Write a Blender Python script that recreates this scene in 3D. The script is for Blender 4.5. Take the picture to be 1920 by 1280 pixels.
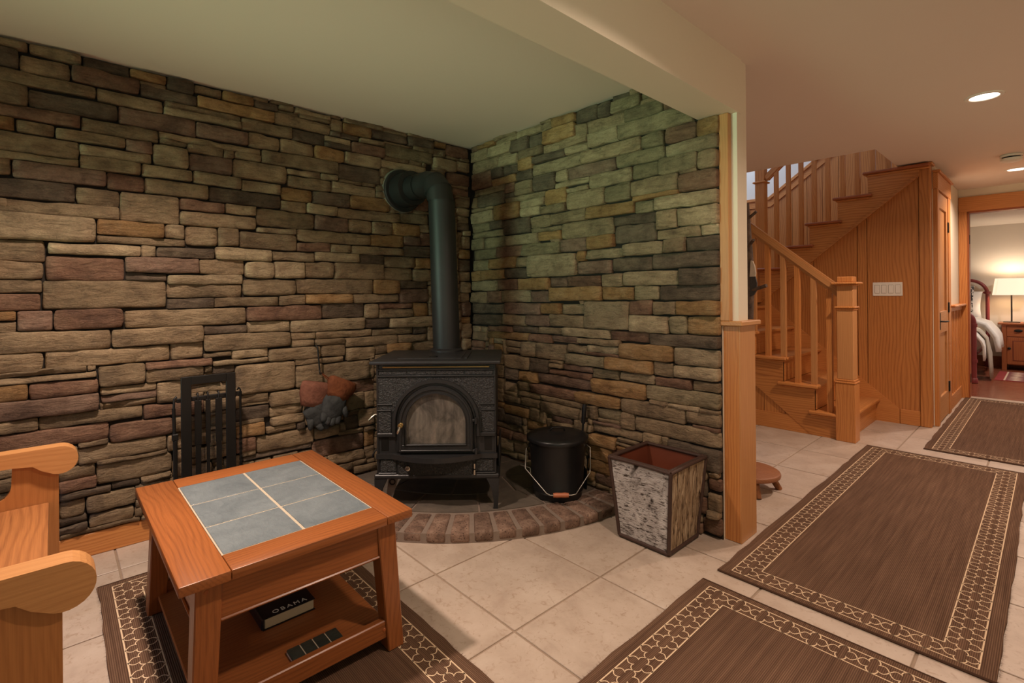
import bpy, bmesh, math, random
from mathutils import Vector, Matrix, noise as mnoise
random.seed(11)
scene = bpy.context.scene
for o in list(bpy.data.objects):
    bpy.data.objects.remove(o, do_unlink=True)
COL = scene.collection

# ------------------------------------------------------------------ camera
CAM_H = 1.10
F_PX, CX, CY, YAW, ROLL = 933.66, 960.0, 551.4, 0.82725, -0.0085575   # for a 1920 x 1280 frame
Xc = Vector((math.cos(YAW), math.sin(YAW), 0.0))       # camera right before roll
Fc = Vector((-math.sin(YAW), math.cos(YAW), 0.0))      # camera forward
Dc = Vector((0, 0, -1))                                # image down
cr, sr = math.cos(ROLL), math.sin(ROLL)
RIGHT = Xc * cr - Dc * sr
DOWN = Xc * sr + Dc * cr
cam_d = bpy.data.cameras.new('camera')
cam = bpy.data.objects.new('camera', cam_d)
COL.objects.link(cam)
cam_d.sensor_fit = 'HORIZONTAL'
cam_d.sensor_width = 36.0
cam_d.lens = F_PX / 1920.0 * 36.0
cam_d.shift_y = -(640.0 - CY) / 1920.0
cam_d.clip_start = 0.02
cam_d.clip_end = 60
m = Matrix.Identity(4)
for i in range(3):
    m[i][0] = RIGHT[i]; m[i][1] = -DOWN[i]; m[i][2] = -Fc[i]
m[2][3] = CAM_H
cam.matrix_world = m
scene.camera = cam

def ray(u, v):
    return RIGHT * ((u - CX) / F_PX) + DOWN * ((v - CY) / F_PX) + Fc
CPOS = Vector((0, 0, CAM_H))
def on_x(u, v, x):
    d = ray(u, v); return CPOS + d * (x / d.x)
def on_y(u, v, y):
    d = ray(u, v); return CPOS + d * (y / d.y)
def on_z(u, v, z):
    d = ray(u, v); return CPOS + d * ((z - CAM_H) / d.z)

# ------------------------------------------------------------------ world, exposure
w = bpy.data.worlds.new('world'); scene.world = w
w.use_nodes = True
w.node_tree.nodes['Background'].inputs[0].default_value = (0.55, 0.66, 0.95, 1)
w.node_tree.nodes['Background'].inputs[1].default_value = 0.25
vs = scene.view_settings
vs.view_transform = 'Standard'; vs.look = 'None'; vs.exposure = -0.14; vs.gamma = 1.0
vs.use_curve_mapping = False

# ------------------------------------------------------------------ large lights (daylight through windows)
def area(name, loc, target, sx, sy, power, col, shape='RECTANGLE', spread=180):
    l = bpy.data.lights.new(name, 'AREA'); l.shape = shape
    l.size = sx
    if shape in ('RECTANGLE', 'ELLIPSE'): l.size_y = sy
    l.energy = power; l.color = col; l.spread = math.radians(spread)
    o = bpy.data.objects.new(name, l); COL.objects.link(o)
    o.location = loc
    o.rotation_euler = (Vector(target) - Vector(loc)).to_track_quat('-Z', 'Y').to_euler()
    return o
# garden-green daylight through the window in the wall behind the camera
area('window_daylight', (-2.0, -2.56, 1.05), (-1.66, 2.15, 2.02), 1.3, 0.95, 7.5, (0.60, 1.0, 0.56), spread=44)
# cool skylight falling in through the same window
area('window_skylight', (-1.95, -2.55, 1.15), (-1.35, 2.0, 0.10), 1.3, 0.8, 5.5, (0.60, 0.72, 1.0), spread=80)
# lawn light through the window in the hall wall, right of the viewer
area('hall_window_daylight', (0.66, -0.55, 1.30), (-1.0, 0.9, 2.05), 1.0, 0.8, 8, (0.80, 1.0, 0.74), spread=110)
# cool daylight through the stairwell window upstairs
area('stairwell_daylight', (-3.02, 5.3, 3.2), (-1.6, 5.6, 2.3), 0.8, 1.0, 26, (0.72, 0.82, 1.0))
CAN_POWER = {'hall': 25, 'alcove': 28}

# ------------------------------------------------------------------ helpers
ORG = {}
def link(o):
    COL.objects.link(o); return o
def setp(o, label=None, cat=None, group=None, kind=None):
    if label: o['label'] = label
    if cat: o['category'] = cat
    if group: o['group'] = group
    if kind: o['kind'] = kind
    return o
def thing(name, label, cat, loc=(0, 0, 0), rz=0.0, group=None, local=False):
    o = link(bpy.data.objects.new(name, None))
    o.empty_display_size = 0.1
    o.location = loc; o.rotation_euler = (0, 0, rz)
    ORG[o.name] = Vector((0, 0, 0)) if local else Vector(loc)
    return setp(o, label, cat, group)
def mk(name, verts, faces, mat, parent=None, smooth=False, origin=None, rot=None, angle=None):
    """verts in design coordinates; origin = object origin (default centre of bounds)"""
    vs_ = [Vector(v) for v in verts]
    if origin is None:
        lo = Vector([min(v[i] for v in vs_) for i in range(3)]); hi = Vector([max(v[i] for v in vs_) for i in range(3)])
        origin = (lo + hi) / 2
    origin = Vector(origin)
    me = bpy.data.meshes.new(name)
    me.from_pydata([tuple(v - origin) for v in vs_], [], faces)
    me.validate()
    return from_me(name, me, mat, parent, smooth, origin, rot, angle)
def from_me(name, me, mat, parent, smooth, origin, rot=None, angle=None):
    if mat is not None and not me.materials:
        me.materials.append(mat)
    if smooth:
        me.shade_smooth()
        if angle: me.set_sharp_from_angle(angle=math.radians(angle))
    o = link(bpy.data.objects.new(name, me))
    origin = Vector(origin)
    if parent is not None:
        o.parent = parent; o.location = origin - ORG[parent.name]
    else:
        o.location = origin
    if rot is not None: o.rotation_euler = rot
    ORG[o.name] = origin
    return o
def bm_obj(name, bm, mat, parent=None, smooth=False, origin=(0, 0, 0), rot=None, angle=None):
    bmesh.ops.recalc_face_normals(bm, faces=bm.faces)
    me = bpy.data.meshes.new(name); bm.to_mesh(me); bm.free()
    return from_me(name, me, mat, parent, smooth, origin, rot, angle)
def bm_box(bm, x0, x1, y0, y1, z0, z1):
    vv = [bm.verts.new((x, y, z)) for z in (z0, z1) for y in (y0, y1) for x in (x0, x1)]
    fs = []
    for f in ((0, 2, 3, 1), (4, 5, 7, 6), (0, 1, 5, 4), (2, 6, 7, 3), (0, 4, 6, 2), (1, 3, 7, 5)):
        fs.append(bm.faces.new([vv[i] for i in f]))
    return vv, fs
def box(name, x0, x1, y0, y1, z0, z1, mat, parent=None, bevel=0.003, seg=1, rot=None):
    if x0 > x1: x0, x1 = x1, x0
    if y0 > y1: y0, y1 = y1, y0
    if z0 > z1: z0, z1 = z1, z0
    c = Vector(((x0 + x1) / 2, (y0 + y1) / 2, (z0 + z1) / 2))
    bm = bmesh.new()
    bm_box(bm, x0 - c.x, x1 - c.x, y0 - c.y, y1 - c.y, z0 - c.z, z1 - c.z)
    if bevel > 0:
        b = min(bevel, 0.45 * min(x1 - x0, y1 - y0, z1 - z0))
        bmesh.ops.bevel(bm, geom=list(bm.edges), offset=b, segments=seg, affect='EDGES', profile=0.5)
    return bm_obj(name, bm, mat, parent, smooth=seg > 1, origin=c, rot=rot, angle=40)
def prism(name, poly, axis, a0, a1, mat, parent=None, bevel=0.0, origin=None):
    """poly: 2D points; axis 'x','y','z' is the extrusion axis; 2D = the remaining axes in order"""
    def p3(p, a):
        if axis == 'x': return (a, p[0], p[1])
        if axis == 'y': return (p[0], a, p[1])
        return (p[0], p[1], a)
    n = len(poly)
    pts = [p3(p, a0) for p in poly] + [p3(p, a1) for p in poly]
    lo = [min(p[i] for p in pts) for i in range(3)]; hi = [max(p[i] for p in pts) for i in range(3)]
    c = Vector([(lo[i] + hi[i]) / 2 for i in range(3)]) if origin is None else Vector(origin)
    bm = bmesh.new()
    vv = [bm.verts.new(Vector(p) - c) for p in pts]
    bm.faces.new(vv[:n]); bm.faces.new(list(reversed(vv[n:])))
    for i in range(n):
        j = (i + 1) % n
        bm.faces.new((vv[i], vv[n + i], vv[n + j], vv[j]))
    if bevel > 0:
        es = [e for e in bm.edges if len(e.link_faces) == 2 and e.calc_face_angle(0) > 0.5]
        bmesh.ops.bevel(bm, geom=es, offset=bevel, segments=1, affect='EDGES')
    return bm_obj(name, bm, mat, parent, origin=c)
def tube_bm(bm, pts, r, seg=10, cap=True, radii=None):
    pts = [Vector(p) for p in pts]
    rings = []
    up = None
    for i, p in enumerate(pts):
        if i == 0: t = pts[1] - pts[0]
        elif i == len(pts) - 1: t = pts[-1] - pts[-2]
        else: t = (pts[i + 1] - pts[i]).normalized() + (pts[i] - pts[i - 1]).normalized()
        t.normalize()
        if up is None:
            up = Vector((0, 0, 1)) if abs(t.z) < 0.9 else Vector((1, 0, 0))
        a = t.cross(up)
        if a.length < 1e-5: a = t.orthogonal()
        a.normalize(); b = a.cross(t).normalized(); up = b
        rr = radii[i] if radii else r
        rings.append([bm.verts.new(p + (a * math.cos(2 * math.pi * k / seg) + b * math.sin(2 * math.pi * k / seg)) * rr) for k in range(seg)])
    for i in range(len(rings) - 1):
        for k in range(seg):
            bm.faces.new((rings[i][k], rings[i][(k + 1) % seg], rings[i + 1][(k + 1) % seg], rings[i + 1][k]))
    if cap:
        bm.faces.new(list(reversed(rings[0]))); bm.faces.new(rings[-1])
def tube(name, pts, r, mat, parent=None, seg=10, radii=None, origin=None):
    o = Vector(pts[0]) if origin is None else Vector(origin)
    bm = bmesh.new(); tube_bm(bm, [Vector(p) - o for p in pts], r, seg, True, radii)
    return bm_obj(name, bm, mat, parent, smooth=True, origin=o, angle=50)
def lathe_bm(bm, prof, seg=32, sx=1.0, sy=1.0):
    """prof: (r, z); closes poles where r == 0"""
    rings = []
    for r, z in prof:
        if r <= 1e-6: rings.append([bm.verts.new((0, 0, z))])
        else: rings.append([bm.verts.new((r * sx * math.cos(2 * math.pi * k / seg), r * sy * math.sin(2 * math.pi * k / seg), z)) for k in range(seg)])
    for A, B in zip(rings, rings[1:]):
        for k in range(seg):
            q = (k + 1) % seg
            if len(A) == 1 and len(B) == 1: continue
            if len(A) == 1: bm.faces.new((A[0], B[q], B[k]))
            elif len(B) == 1: bm.faces.new((A[k], A[q], B[0]))
            else: bm.faces.new((A[k], A[q], B[q], B[k]))
def lathe(name, prof, loc, mat, parent=None, seg=32, rot=None, sx=1.0, sy=1.0, angle=40):
    bm = bmesh.new(); lathe_bm(bm, prof, seg, sx, sy)
    return bm_obj(name, bm, mat, parent, smooth=True, origin=loc, rot=rot, angle=angle)
def cpy(o, name=None, parent=None, loc=None):
    c = o.copy(); link(c)
    if parent is not None: c.parent = parent
    if loc is not None: c.location = loc
    return c
# ------------------------------------------------------------------ materials
def s2l(c):
    return tuple(((x / 255.0) / 12.92 if x / 255.0 <= 0.04045 else ((x / 255.0 + 0.055) / 1.055) ** 2.4) for x in c)
class NT:
    def __init__(s, name):
        s.m = bpy.data.materials.new(name); s.m.use_nodes = True
        s.t = s.m.node_tree; s.b = s.t.nodes['Principled BSDF']
    def n(s, typ, **kw):
        nd = s.t.nodes.new(typ)
        for k, v in kw.items():
            if k.startswith('i_'):
                key = k[2:]
                nd.inputs[int(key) if key.isdigit() else key.replace('_', ' ')].default_value = v
            else: setattr(nd, k, v)
        return nd
    def l(s, a, b): s.t.links.new(a, b)
    def math(s, op, a, b=None, clamp=False):
        nd = s.n('ShaderNodeMath', operation=op); nd.use_clamp = clamp
        for i, x in enumerate((a, b)):
            if x is None: continue
            if isinstance(x, (int, float)): nd.inputs[i].default_value = x
            else: s.l(x, nd.inputs[i])
        return nd.outputs[0]
    def mix(s, fac, a, b, mode='MIX'):
        nd = s.n('ShaderNodeMix', data_type='RGBA', blend_type=mode)
        for sock, x in ((nd.inputs[0], fac), (nd.inputs[6], a), (nd.inputs[7], b)):
            if isinstance(x, (int, float)): sock.default_value = x
            elif isinstance(x, tuple): sock.default_value = (*x[:3], 1)
            else: s.l(x, sock)
        return nd.outputs[2]
    def ramp(s, fac, stops):
        nd = s.n('ShaderNodeValToRGB')
        el = nd.color_ramp.elements
        while len(el) < len(stops): el.new(0.5)
        for e, (p, c) in zip(el, stops):
            e.position = p; e.color = (*c[:3], 1) if isinstance(c, tuple) else (c, c, c, 1)
        s.l(fac, nd.inputs[0]); return nd.outputs[0]
    def coords(s, scale=(1, 1, 1), rnd=True, kind='Object'):
        tc = s.n('ShaderNodeTexCoord')
        v = tc.outputs[kind]
        if rnd:
            oi = s.n('ShaderNodeObjectInfo')
            k = s.math('MULTIPLY', oi.outputs['Random'], 91.7)
            va = s.n('ShaderNodeVectorMath', operation='ADD')
            s.l(v, va.inputs[0]); s.l(k, va.inputs[1]); v = va.outputs[0]
        mp = s.n('ShaderNodeMapping'); mp.inputs['Scale'].default_value = scale
        s.l(v, mp.inputs[0]); return mp.outputs[0]
    def noise(s, vec, scale, detail=4, rough=0.5, dist=0.0):
        nd = s.n('ShaderNodeTexNoise'); s.l(vec, nd.inputs['Vector'])
        nd.inputs['Scale'].default_value = scale; nd.inputs['Detail'].default_value = detail
        nd.inputs['Roughness'].default_value = rough; nd.inputs['Distortion'].default_value = dist
        return nd.outputs[0]
    def bump(s, h, strength=0.3, dist=0.01, prev=None):
        nd = s.n('ShaderNodeBump'); nd.inputs['Strength'].default_value = strength; nd.inputs['Distance'].default_value = dist
        s.l(h, nd.inputs['Height'])
        if prev is not None: s.l(prev, nd.inputs['Normal'])
        return nd.outputs[0]
    def done(s, col=None, rough=None, nrm=None, metal=None, spec=None):
        b = s.b
        for key, x in (('Base Color', col), ('Roughness', rough), ('Metallic', metal), ('Specular IOR Level', spec)):
            if x is None: continue
            if isinstance(x, tuple): b.inputs[key].default_value = (*x[:3], 1)
            elif isinstance(x, (int, float)): b.inputs[key].default_value = x
            else: s.l(x, b.inputs[key])
        if nrm is not None: s.l(nrm, b.inputs['Normal'])
        return s.m
def plain(name, col, rough=0.5, metal=0.0, var=0.12, scale=20, bump=0.0, spec=0.5):
    t = NT(name); v = t.coords()
    n = t.noise(v, scale, 5, 0.6)
    c = t.mix(n, tuple(x * (1 - var) for x in col), tuple(min(1, x * (1 + var)) for x in col))
    nr = t.bump(t.noise(v, scale * 4, 4), bump, 0.004) if bump > 0 else None
    return t.done(c, rough, nr, metal, spec)
_wood = {}
def wood(kind, axis='X'):
    key = (kind, axis)
    if key in _wood: return _wood[key]
    P = {  # light, dark, roughness, wave scale, ring contrast
        'oak':   (s2l((206, 140, 78)), s2l((163, 94, 42)), 0.38, 9.0, 0.42),
        'panel': (s2l((196, 132, 72)), s2l((152, 90, 42)), 0.36, 6.0, 0.55),
        'pale':  (s2l((198, 143, 90)), s2l((168, 112, 64)), 0.38, 9.0, 0.30),
        'table': (s2l((158, 94, 50)), s2l((108, 60, 30)), 0.30, 9.0, 0.34),
        'pine':  (s2l((180, 120, 68)), s2l((146, 89, 46)), 0.34, 7.0, 0.26),
        'seat':  (s2l((170, 112, 64)), s2l((120, 72, 38)), 0.45, 5.0, 0.50),
        'cherry':(s2l((166, 92, 48)), s2l((122, 62, 30)), 0.4, 8.0, 0.45),
        'stool': (s2l((158, 104, 70)), s2l((112, 68, 42)), 0.4, 8.0, 0.45),
        'reddark': (s2l((120, 52, 34)), s2l((84, 34, 22)), 0.45, 8.0, 0.40),
        'floor': (s2l((150, 84, 58)), s2l((104, 54, 36)), 0.22, 8.0, 0.50),
    }[kind]
    light, dark, rough, wsc, con = P
    t = NT('wood_%s_%s' % (kind, axis.lower()))
    # growth rings around the grain axis, warped so that cut faces show cathedral figure
    k = {'X': 0, 'Y': 1, 'Z': 2}[axis]
    sc = [1.0, 1.0, 1.0]; sc[k] = 0.055
    v = t.coords(tuple(sc))
    ws = [4.5, 4.5, 4.5]; ws[k] = 1.1
    nz = t.n('ShaderNodeTexNoise'); t.l(t.coords(tuple(ws)), nz.inputs['Vector'])
    nz.inputs['Scale'].default_value = 1.0; nz.inputs['Detail'].default_value = 3; nz.inputs['Roughness'].default_value = 0.45
    off = t.n('ShaderNodeVectorMath', operation='MULTIPLY_ADD'); t.l(nz.outputs['Color'], off.inputs[0])
    off.inputs[1].default_value = (0.11, 0.11, 0.11); t.l(v, off.inputs[2])
    wv = t.n('ShaderNodeTexWave', wave_type='RINGS', rings_direction=axis, wave_profile='SIN')
    wv.inputs['Scale'].default_value = wsc * 3.4; wv.inputs['Distortion'].default_value = 1.2
    wv.inputs['Detail'].default_value = 3; wv.inputs['Detail Scale'].default_value = 2.0; wv.inputs['Detail Roughness'].default_value = 0.6
    t.l(off.outputs[0], wv.inputs[0])
    v2 = t.coords({'X': (5, 260, 260), 'Y': (260, 5, 260), 'Z': (260, 260, 5)}[axis])
    fine = t.noise(v2, 1.0, 3, 0.65)
    big = t.noise(t.coords({'X': (.8, 6, 6), 'Y': (6, .8, 6), 'Z': (6, 6, .8)}[axis]), 1.0, 2)
    ring = t.ramp(wv.outputs['Fac'], [(0.0, 0.0), (0.55, 0.22), (1.0, 1.0)])
    g = t.math('ADD', t.math('MULTIPLY', ring, con * 0.62), t.math('MULTIPLY', big, 0.40))
    g = t.math('ADD', g, t.math('MULTIPLY', t.math('SUBTRACT', fine, 0.5), 0.9))
    deep = tuple(x * 0.62 for x in dark)
    col = t.ramp(g, [(0.10, light), (0.45, tuple((a + b) / 2 for a, b in zip(light, dark))), (0.75, dark), (1.05, deep)])
    oi = t.n('ShaderNodeObjectInfo')
    col = t.mix(t.math('MULTIPLY', oi.outputs['Random'], 0.22), col, dark, 'MIX')
    nr = t.bump(fine, 0.12, 0.002)
    _wood[key] = t.done(col, t.math('ADD', t.math('MULTIPLY', fine, 0.2), rough - 0.08), nr)
    return _wood[key]
def stone_mat(name, a, b, c):
    t = NT(name)
    v = t.coords()
    n1 = t.noise(v, 9, 6, 0.62, 0.4)
    vs2 = t.coords((1, 1, 3.2))
    n2 = t.noise(vs2, 16, 8, 0.7, 0.6)
    n3 = t.noise(v, 140, 3, 0.6)
    col = t.ramp(n1, [(0.32, b), (0.5, a), (0.7, c)])
    dk = t.ramp(n2, [(0.34, 0.52), (0.5, 1.0)])
    col = t.mix(0.75, col, dk, 'MULTIPLY')
    oi = t.n('ShaderNodeObjectInfo')
    hsv = t.n('ShaderNodeHueSaturation'); t.l(col, hsv.inputs['Color'])
    hsv.inputs['Saturation'].default_value = 0.95
    t.l(t.math('ADD', t.math('MULTIPLY', oi.outputs['Random'], 0.36), 0.82), hsv.inputs['Value'])
    sp = t.ramp(n3, [(0.45, 0.86), (0.62, 1.1)])
    col = t.mix(0.6, hsv.outputs[0], sp, 'MULTIPLY')
    h = t.math('ADD', t.math('MULTIPLY', n2, 1.0), t.math('MULTIPLY', n3, 0.12))
    return t.done(col, 0.88, t.bump(h, 1.0, 0.020), spec=0.25)
SM = {
    't': stone_mat('stone_tan', s2l((150, 127, 97)), s2l((122, 102, 79)), s2l((166, 143, 111))),
    'l': stone_mat('stone_pale', s2l((168, 146, 114)), s2l((145, 124, 96)), s2l((184, 162, 128))),
    'd': stone_mat('stone_dark', s2l((108, 92, 76)), s2l((86, 72, 60)), s2l((128, 110, 90))),
    'r': stone_mat('stone_rust', s2l((130, 97, 76)), s2l((102, 74, 60)), s2l((148, 116, 92))),
    'o': stone_mat('stone_ochre', s2l((162, 124, 78)), s2l((134, 98, 60)), s2l((174, 140, 98))),
    'p': stone_mat('stone_mauve', s2l((134, 106, 88)), s2l((108, 84, 70)), s2l((152, 124, 104))),
    'g': stone_mat('stone_tan_green_lit', s2l((143, 127, 97)), s2l((118, 104, 80)), s2l((160, 143, 111))),  # tan stone with the green cast of the daylight put into its colour
}
M_mortar = plain('dark_joint', s2l((34, 28, 22)), 0.95, var=0.3, scale=30)
M_wall = plain('cream_paint', s2l((226, 216, 196)), 0.7, var=0.015, scale=3, bump=0.03)
M_ceil = plain('ceiling_paint', s2l((228, 214, 201)), 0.75, var=0.015, scale=2, bump=0.03)
M_upwall = plain('stairwell_paint', s2l((226, 224, 220)), 0.7, var=0.01)
M_bedwall = plain('bedroom_paint', s2l((226, 216, 200)), 0.7, var=0.01)
M_iron = plain('cast_iron', s2l((50, 50, 51)), 0.40, 0.4, 0.25, 25, 0.15)
def pebbled():
    t = NT('cast_iron_pebbled'); v = t.coords()
    n = t.noise(v, 105, 3, 0.55, 0.8)
    c = t.mix(n, s2l((38, 38, 38)), s2l((66, 66, 66)))
    return t.done(c, 0.5, t.bump(n, 0.9, 0.012), 0.3)
M_peb = pebbled()
M_pipe = plain('black_pipe', s2l((47, 48, 49)), 0.48, 0.4, 0.15, 8, 0.0)
M_blk = plain('black_metal', s2l((26, 25, 24)), 0.45, 0.4, 0.2, 30, 0.05)
M_enamel = plain('black_enamel', s2l((26, 26, 27)), 0.36, 0.2, 0.35, 25, 0.05)
M_brass = plain('brass', s2l((190, 160, 105)), 0.3, 0.9, 0.15, 30)
M_chrome = plain('nickel', s2l((200, 194, 182)), 0.25, 1.0, 0.1, 30)
M_wire = plain('steel_wire', s2l((176, 172, 164)), 0.35, 0.9, 0.1)
M_white = plain('white_plastic', s2l((232, 226, 214)), 0.4, var=0.02)
M_grout = plain('grout', s2l((150, 130, 112)), 0.9, var=0.15, scale=60, bump=0.1)
M_tgrout = plain('table_grout', s2l((178, 166, 146)), 0.8, var=0.1, scale=60)
def tile_mat():
    t = NT('beige_floor_tile'); v = t.coords()
    n1 = t.noise(v, 5.5, 7, 0.66, 0.3); n2 = t.noise(v, 42, 6, 0.72, 0.8); n3 = t.noise(v, 2.2, 3, 0.5)
    c = t.ramp(n1, [(0.3, s2l((160, 143, 129))), (0.5, s2l((180, 164, 149))), (0.72, s2l((193, 179, 165)))])
    c = t.mix(t.ramp(n2, [(0.34, 0.0), (0.46, 1.0)]), s2l((158, 138, 120)), c)
    c = t.mix(t.math('MULTIPLY', n3, 0.3), c, s2l((186, 164, 146)))
    return t.done(c, t.math('ADD', t.math('MULTIPLY', n2, 0.2), 0.34), t.bump(t.noise(v, 16, 5), 0.12, 0.004))
M_tile = tile_mat()
def slate_mat(name, a, b, rough=0.35):
    t = NT(name); v = t.coords()
    n1 = t.noise(v, 7, 7, 0.65, 0.5); n2 = t.noise(t.coords((3, 9, 9)), 9, 6, 0.7, 1.2)
    c = t.ramp(n1, [(0.3, a), (0.7, b)])
    c = t.mix(0.5, c, t.ramp(n2, [(0.3, 0.75), (0.6, 1.05)]), 'MULTIPLY')
    return t.done(c, rough, t.bump(n2, 0.35, 0.004))
M_slate = slate_mat('blue_grey_slate', s2l((98, 108, 114)), s2l((124, 134, 139)), 0.3)
M_hslate = slate_mat('hearth_slate', s2l((82, 74, 66)), s2l((112, 100, 88)), 0.7)
M_dslate = slate_mat('dark_slate', s2l((34, 38, 34)), s2l((56, 60, 54)), 0.25)
def brick_mat():
    t = NT('hearth_brick'); v = t.coords()
    n1 = t.noise(v, 16, 6, 0.7, 0.4); n2 = t.noise(v, 120, 4, 0.7)
    c = t.ramp(n1, [(0.28, s2l((74, 60, 52))), (0.5, s2l((120, 96, 82))), (0.72, s2l((152, 128, 112)))])
    c = t.mix(t.ramp(n2, [(0.36, 1.0), (0.44, 0.0)]), c, s2l((58, 42, 38)))
    oi = t.n('ShaderNodeObjectInfo')
    hsv = t.n('ShaderNodeHueSaturation'); t.l(c, hsv.inputs['Color'])
    t.l(t.math('ADD', t.math('MULTIPLY', oi.outputs['Random'], 0.4), 0.78), hsv.inputs['Value'])
    return t.done(hsv.outputs[0], 0.9, t.bump(t.math('ADD', n1, t.math('MULTIPLY', n2, 0.5)), 0.6, 0.006), spec=0.2)
M_brick = brick_mat()
M_hgrout = plain('hearth_mortar', s2l((128, 112, 100)), 0.95, var=0.2, scale=50, bump=0.2)
def rug_mat():
    t = NT('brown_weave'); tc = t.n('ShaderNodeTexCoord')
    def wave(d, sc):
        nd = t.n('ShaderNodeTexWave', wave_type='BANDS', bands_direction=d)
        nd.inputs['Scale'].default_value = sc; nd.inputs['Distortion'].default_value = 0.6
        nd.inputs['Detail'].default_value = 2; nd.inputs['Detail Scale'].default_value = 3
        t.l(tc.outputs['Object'], nd.inputs[0]); return nd.outputs['Fac']
    a, b = wave('X', 62), wave('Y', 100)
    v = t.coords((90, 2.5, 1))
    st = t.noise(v, 1, 4, 0.6)
    big = t.noise(t.coords((1, 1, 1)), 4, 4, 0.6)
    h = t.math('MULTIPLY', a, b)
    f = t.math('ADD', t.math('MULTIPLY', h, 0.5), t.math('MULTIPLY', st, 0.6))
    c = t.ramp(f, [(0.2, s2l((74, 54, 42))), (0.55, s2l((108, 82, 65))), (0.85, s2l((152, 122, 98)))])
    c = t.mix(0.4, c, t.ramp(big, [(0.3, 0.75), (0.7, 1.15)]), 'MULTIPLY')
    return t.done(c, 0.95, t.bump(t.math('ADD', a, b), 0.4, 0.003), spec=0.1)
M_rug = rug_mat()
M_rugline = plain('cream_yarn', s2l((216, 190, 158)), 0.95, var=0.25, scale=300, bump=0.3, spec=0.1)
M_rugedge = plain('dark_yarn', s2l((74, 54, 42)), 0.95, var=0.25, scale=200, bump=0.3, spec=0.1)
# ------------------------------------------------------------------ room shell
CEIL = 2.13
XL, YB = -2.80, 2.19            # backing planes of the two stone walls
def struct(o, label=None):
    setp(o, label, None, None, 'structure'); return o
floor = struct(box('floor', -3.3, 0.75, -2.7, 6.99, -0.12, -0.004, M_grout, bevel=0), 'beige tiled floor of the stove room and hall')
T = 0.4555
k = 0
tile_me = None
x = -1.198 - 5 * T
while x < 0.75:
    y = 1.10 - 9 * T
    while y < 6.95:
        x0, x1, y0, y1 = max(x, -3.28), min(x + T, 0.74), max(y, -2.68), min(y + T, 6.97)
        if x1 - x0 > 0.03 and y1 - y0 > 0.03:
            full = (x1 - x0 > T - 1e-4) and (y1 - y0 > T - 1e-4)
            if full and tile_me is not None:
                o = link(bpy.data.objects.new('tile', tile_me)); o.parent = floor
                c = Vector(((x0 + x1) / 2, (y0 + y1) / 2, -0.004)); o.location = c - ORG['floor']
            else:
                o = box('tile', x0 + 0.004, x1 - 0.004, y0 + 0.004, y1 - 0.004, -0.008, 0.0, M_tile, floor, bevel=0.0015)
                if full: tile_me = o.data
        y += T
    x += T
bedfloor = struct(box('floor', -3.2, 1.6, 6.99, 10.3, -0.12, -0.001, wood('floor', 'X'), bevel=0), 'dark red-brown wood floor of the bedroom')
xx = 6.99; r0 = random.Random(3)
while xx < 10.25:
    box('plank', -3.2, 1.6, xx + 0.001, xx + 0.079, -0.01, 0.0, wood('floor', 'X'), bedfloor, bevel=0.001)
    xx += 0.08
struct(box('floor_threshold', -0.66, 0.45, 6.87, 6.99, -0.01, 0.004, M_tile, bevel=0.002), 'pale threshold strip at the bedroom doorway')

# ceiling with the stair opening (x < -0.87, y > 4.40)
bm = bmesh.new()
bm_box(bm, -3.3, 0.75, -2.7, 4.40, CEIL, CEIL + 0.25)
bm_box(bm, -0.87, 0.75, 4.40, 6.99, CEIL, CEIL + 0.25)
ceil = struct(bm_obj('ceiling', bm, M_ceil), 'flat cream painted ceiling with a stair opening')
ceil2 = struct(box('ceiling', -3.3, 1.7, 6.99, 10.4, 2.04, 2.3, M_bedwall, bevel=0), 'white bedroom ceiling')
beam = struct(box('beam', -1.098, -0.931, -2.7, 2.25, 1.89, CEIL + 0.02, M_wall, bevel=0.0), 'cream boxed ceiling beam ending at the stone wall')

wall_left = struct(box('wall_left', -3.0, XL, -2.7, 2.33, 0, CEIL, M_mortar, bevel=0), 'ledgestone wall behind the stove pipe, on the left')
bm = bmesh.new()
bm_box(bm, -3.0, -1.0, YB, 2.31, 0, CEIL)
bm_box(bm, -1.0, -0.937, 2.212, 2.31, 0, CEIL)
wall_right = struct(bm_obj('wall_right', bm, M_wall), 'stone faced partition wall between stove corner and stairs')
box('joint_backing', -2.80, -1.0, YB - 0.006, YB, 0, CEIL, M_mortar, wall_right, bevel=0)
struct(box('wall_back', -3.3, 0.85, -2.85, -2.7, 0, CEIL, M_wall, bevel=0), 'cream wall behind the viewer')
win = struct(box('window_1', -2.72, -1.28, -2.70, -2.655, 0.50, 1.60, wood('oak', 'X'), bevel=0.004), 'oak framed window in the wall behind the viewer')
for i in range(3):
    box('pane', -2.66 + i * 0.445, -2.24 + i * 0.445, -2.655, -2.650, 0.57, 1.53, plain('window_glass_%d' % i, (0.5, 0.62, 0.45), 0.1), win, bevel=0.001)
struct(box('wall_hall', 0.70, 0.85, -2.7, 6.99, 0, CEIL, M_wall, bevel=0), 'cream hallway wall out of view on the right')
win2 = struct(box('window_2', 0.672, 0.70, -1.12, 0.02, 0.85, 1.75, wood('oak', 'Y'), bevel=0.004), 'oak framed window in the hall wall beside the viewer')
for i in range(2):
    box('pane', 0.668, 0.672, -1.06 + i * .53, -0.57 + i * .53, 0.91, 1.69, plain('side_window_glass_%d' % i, (0.5, 0.62, 0.45), 0.1), win2, bevel=0.001)
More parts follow.
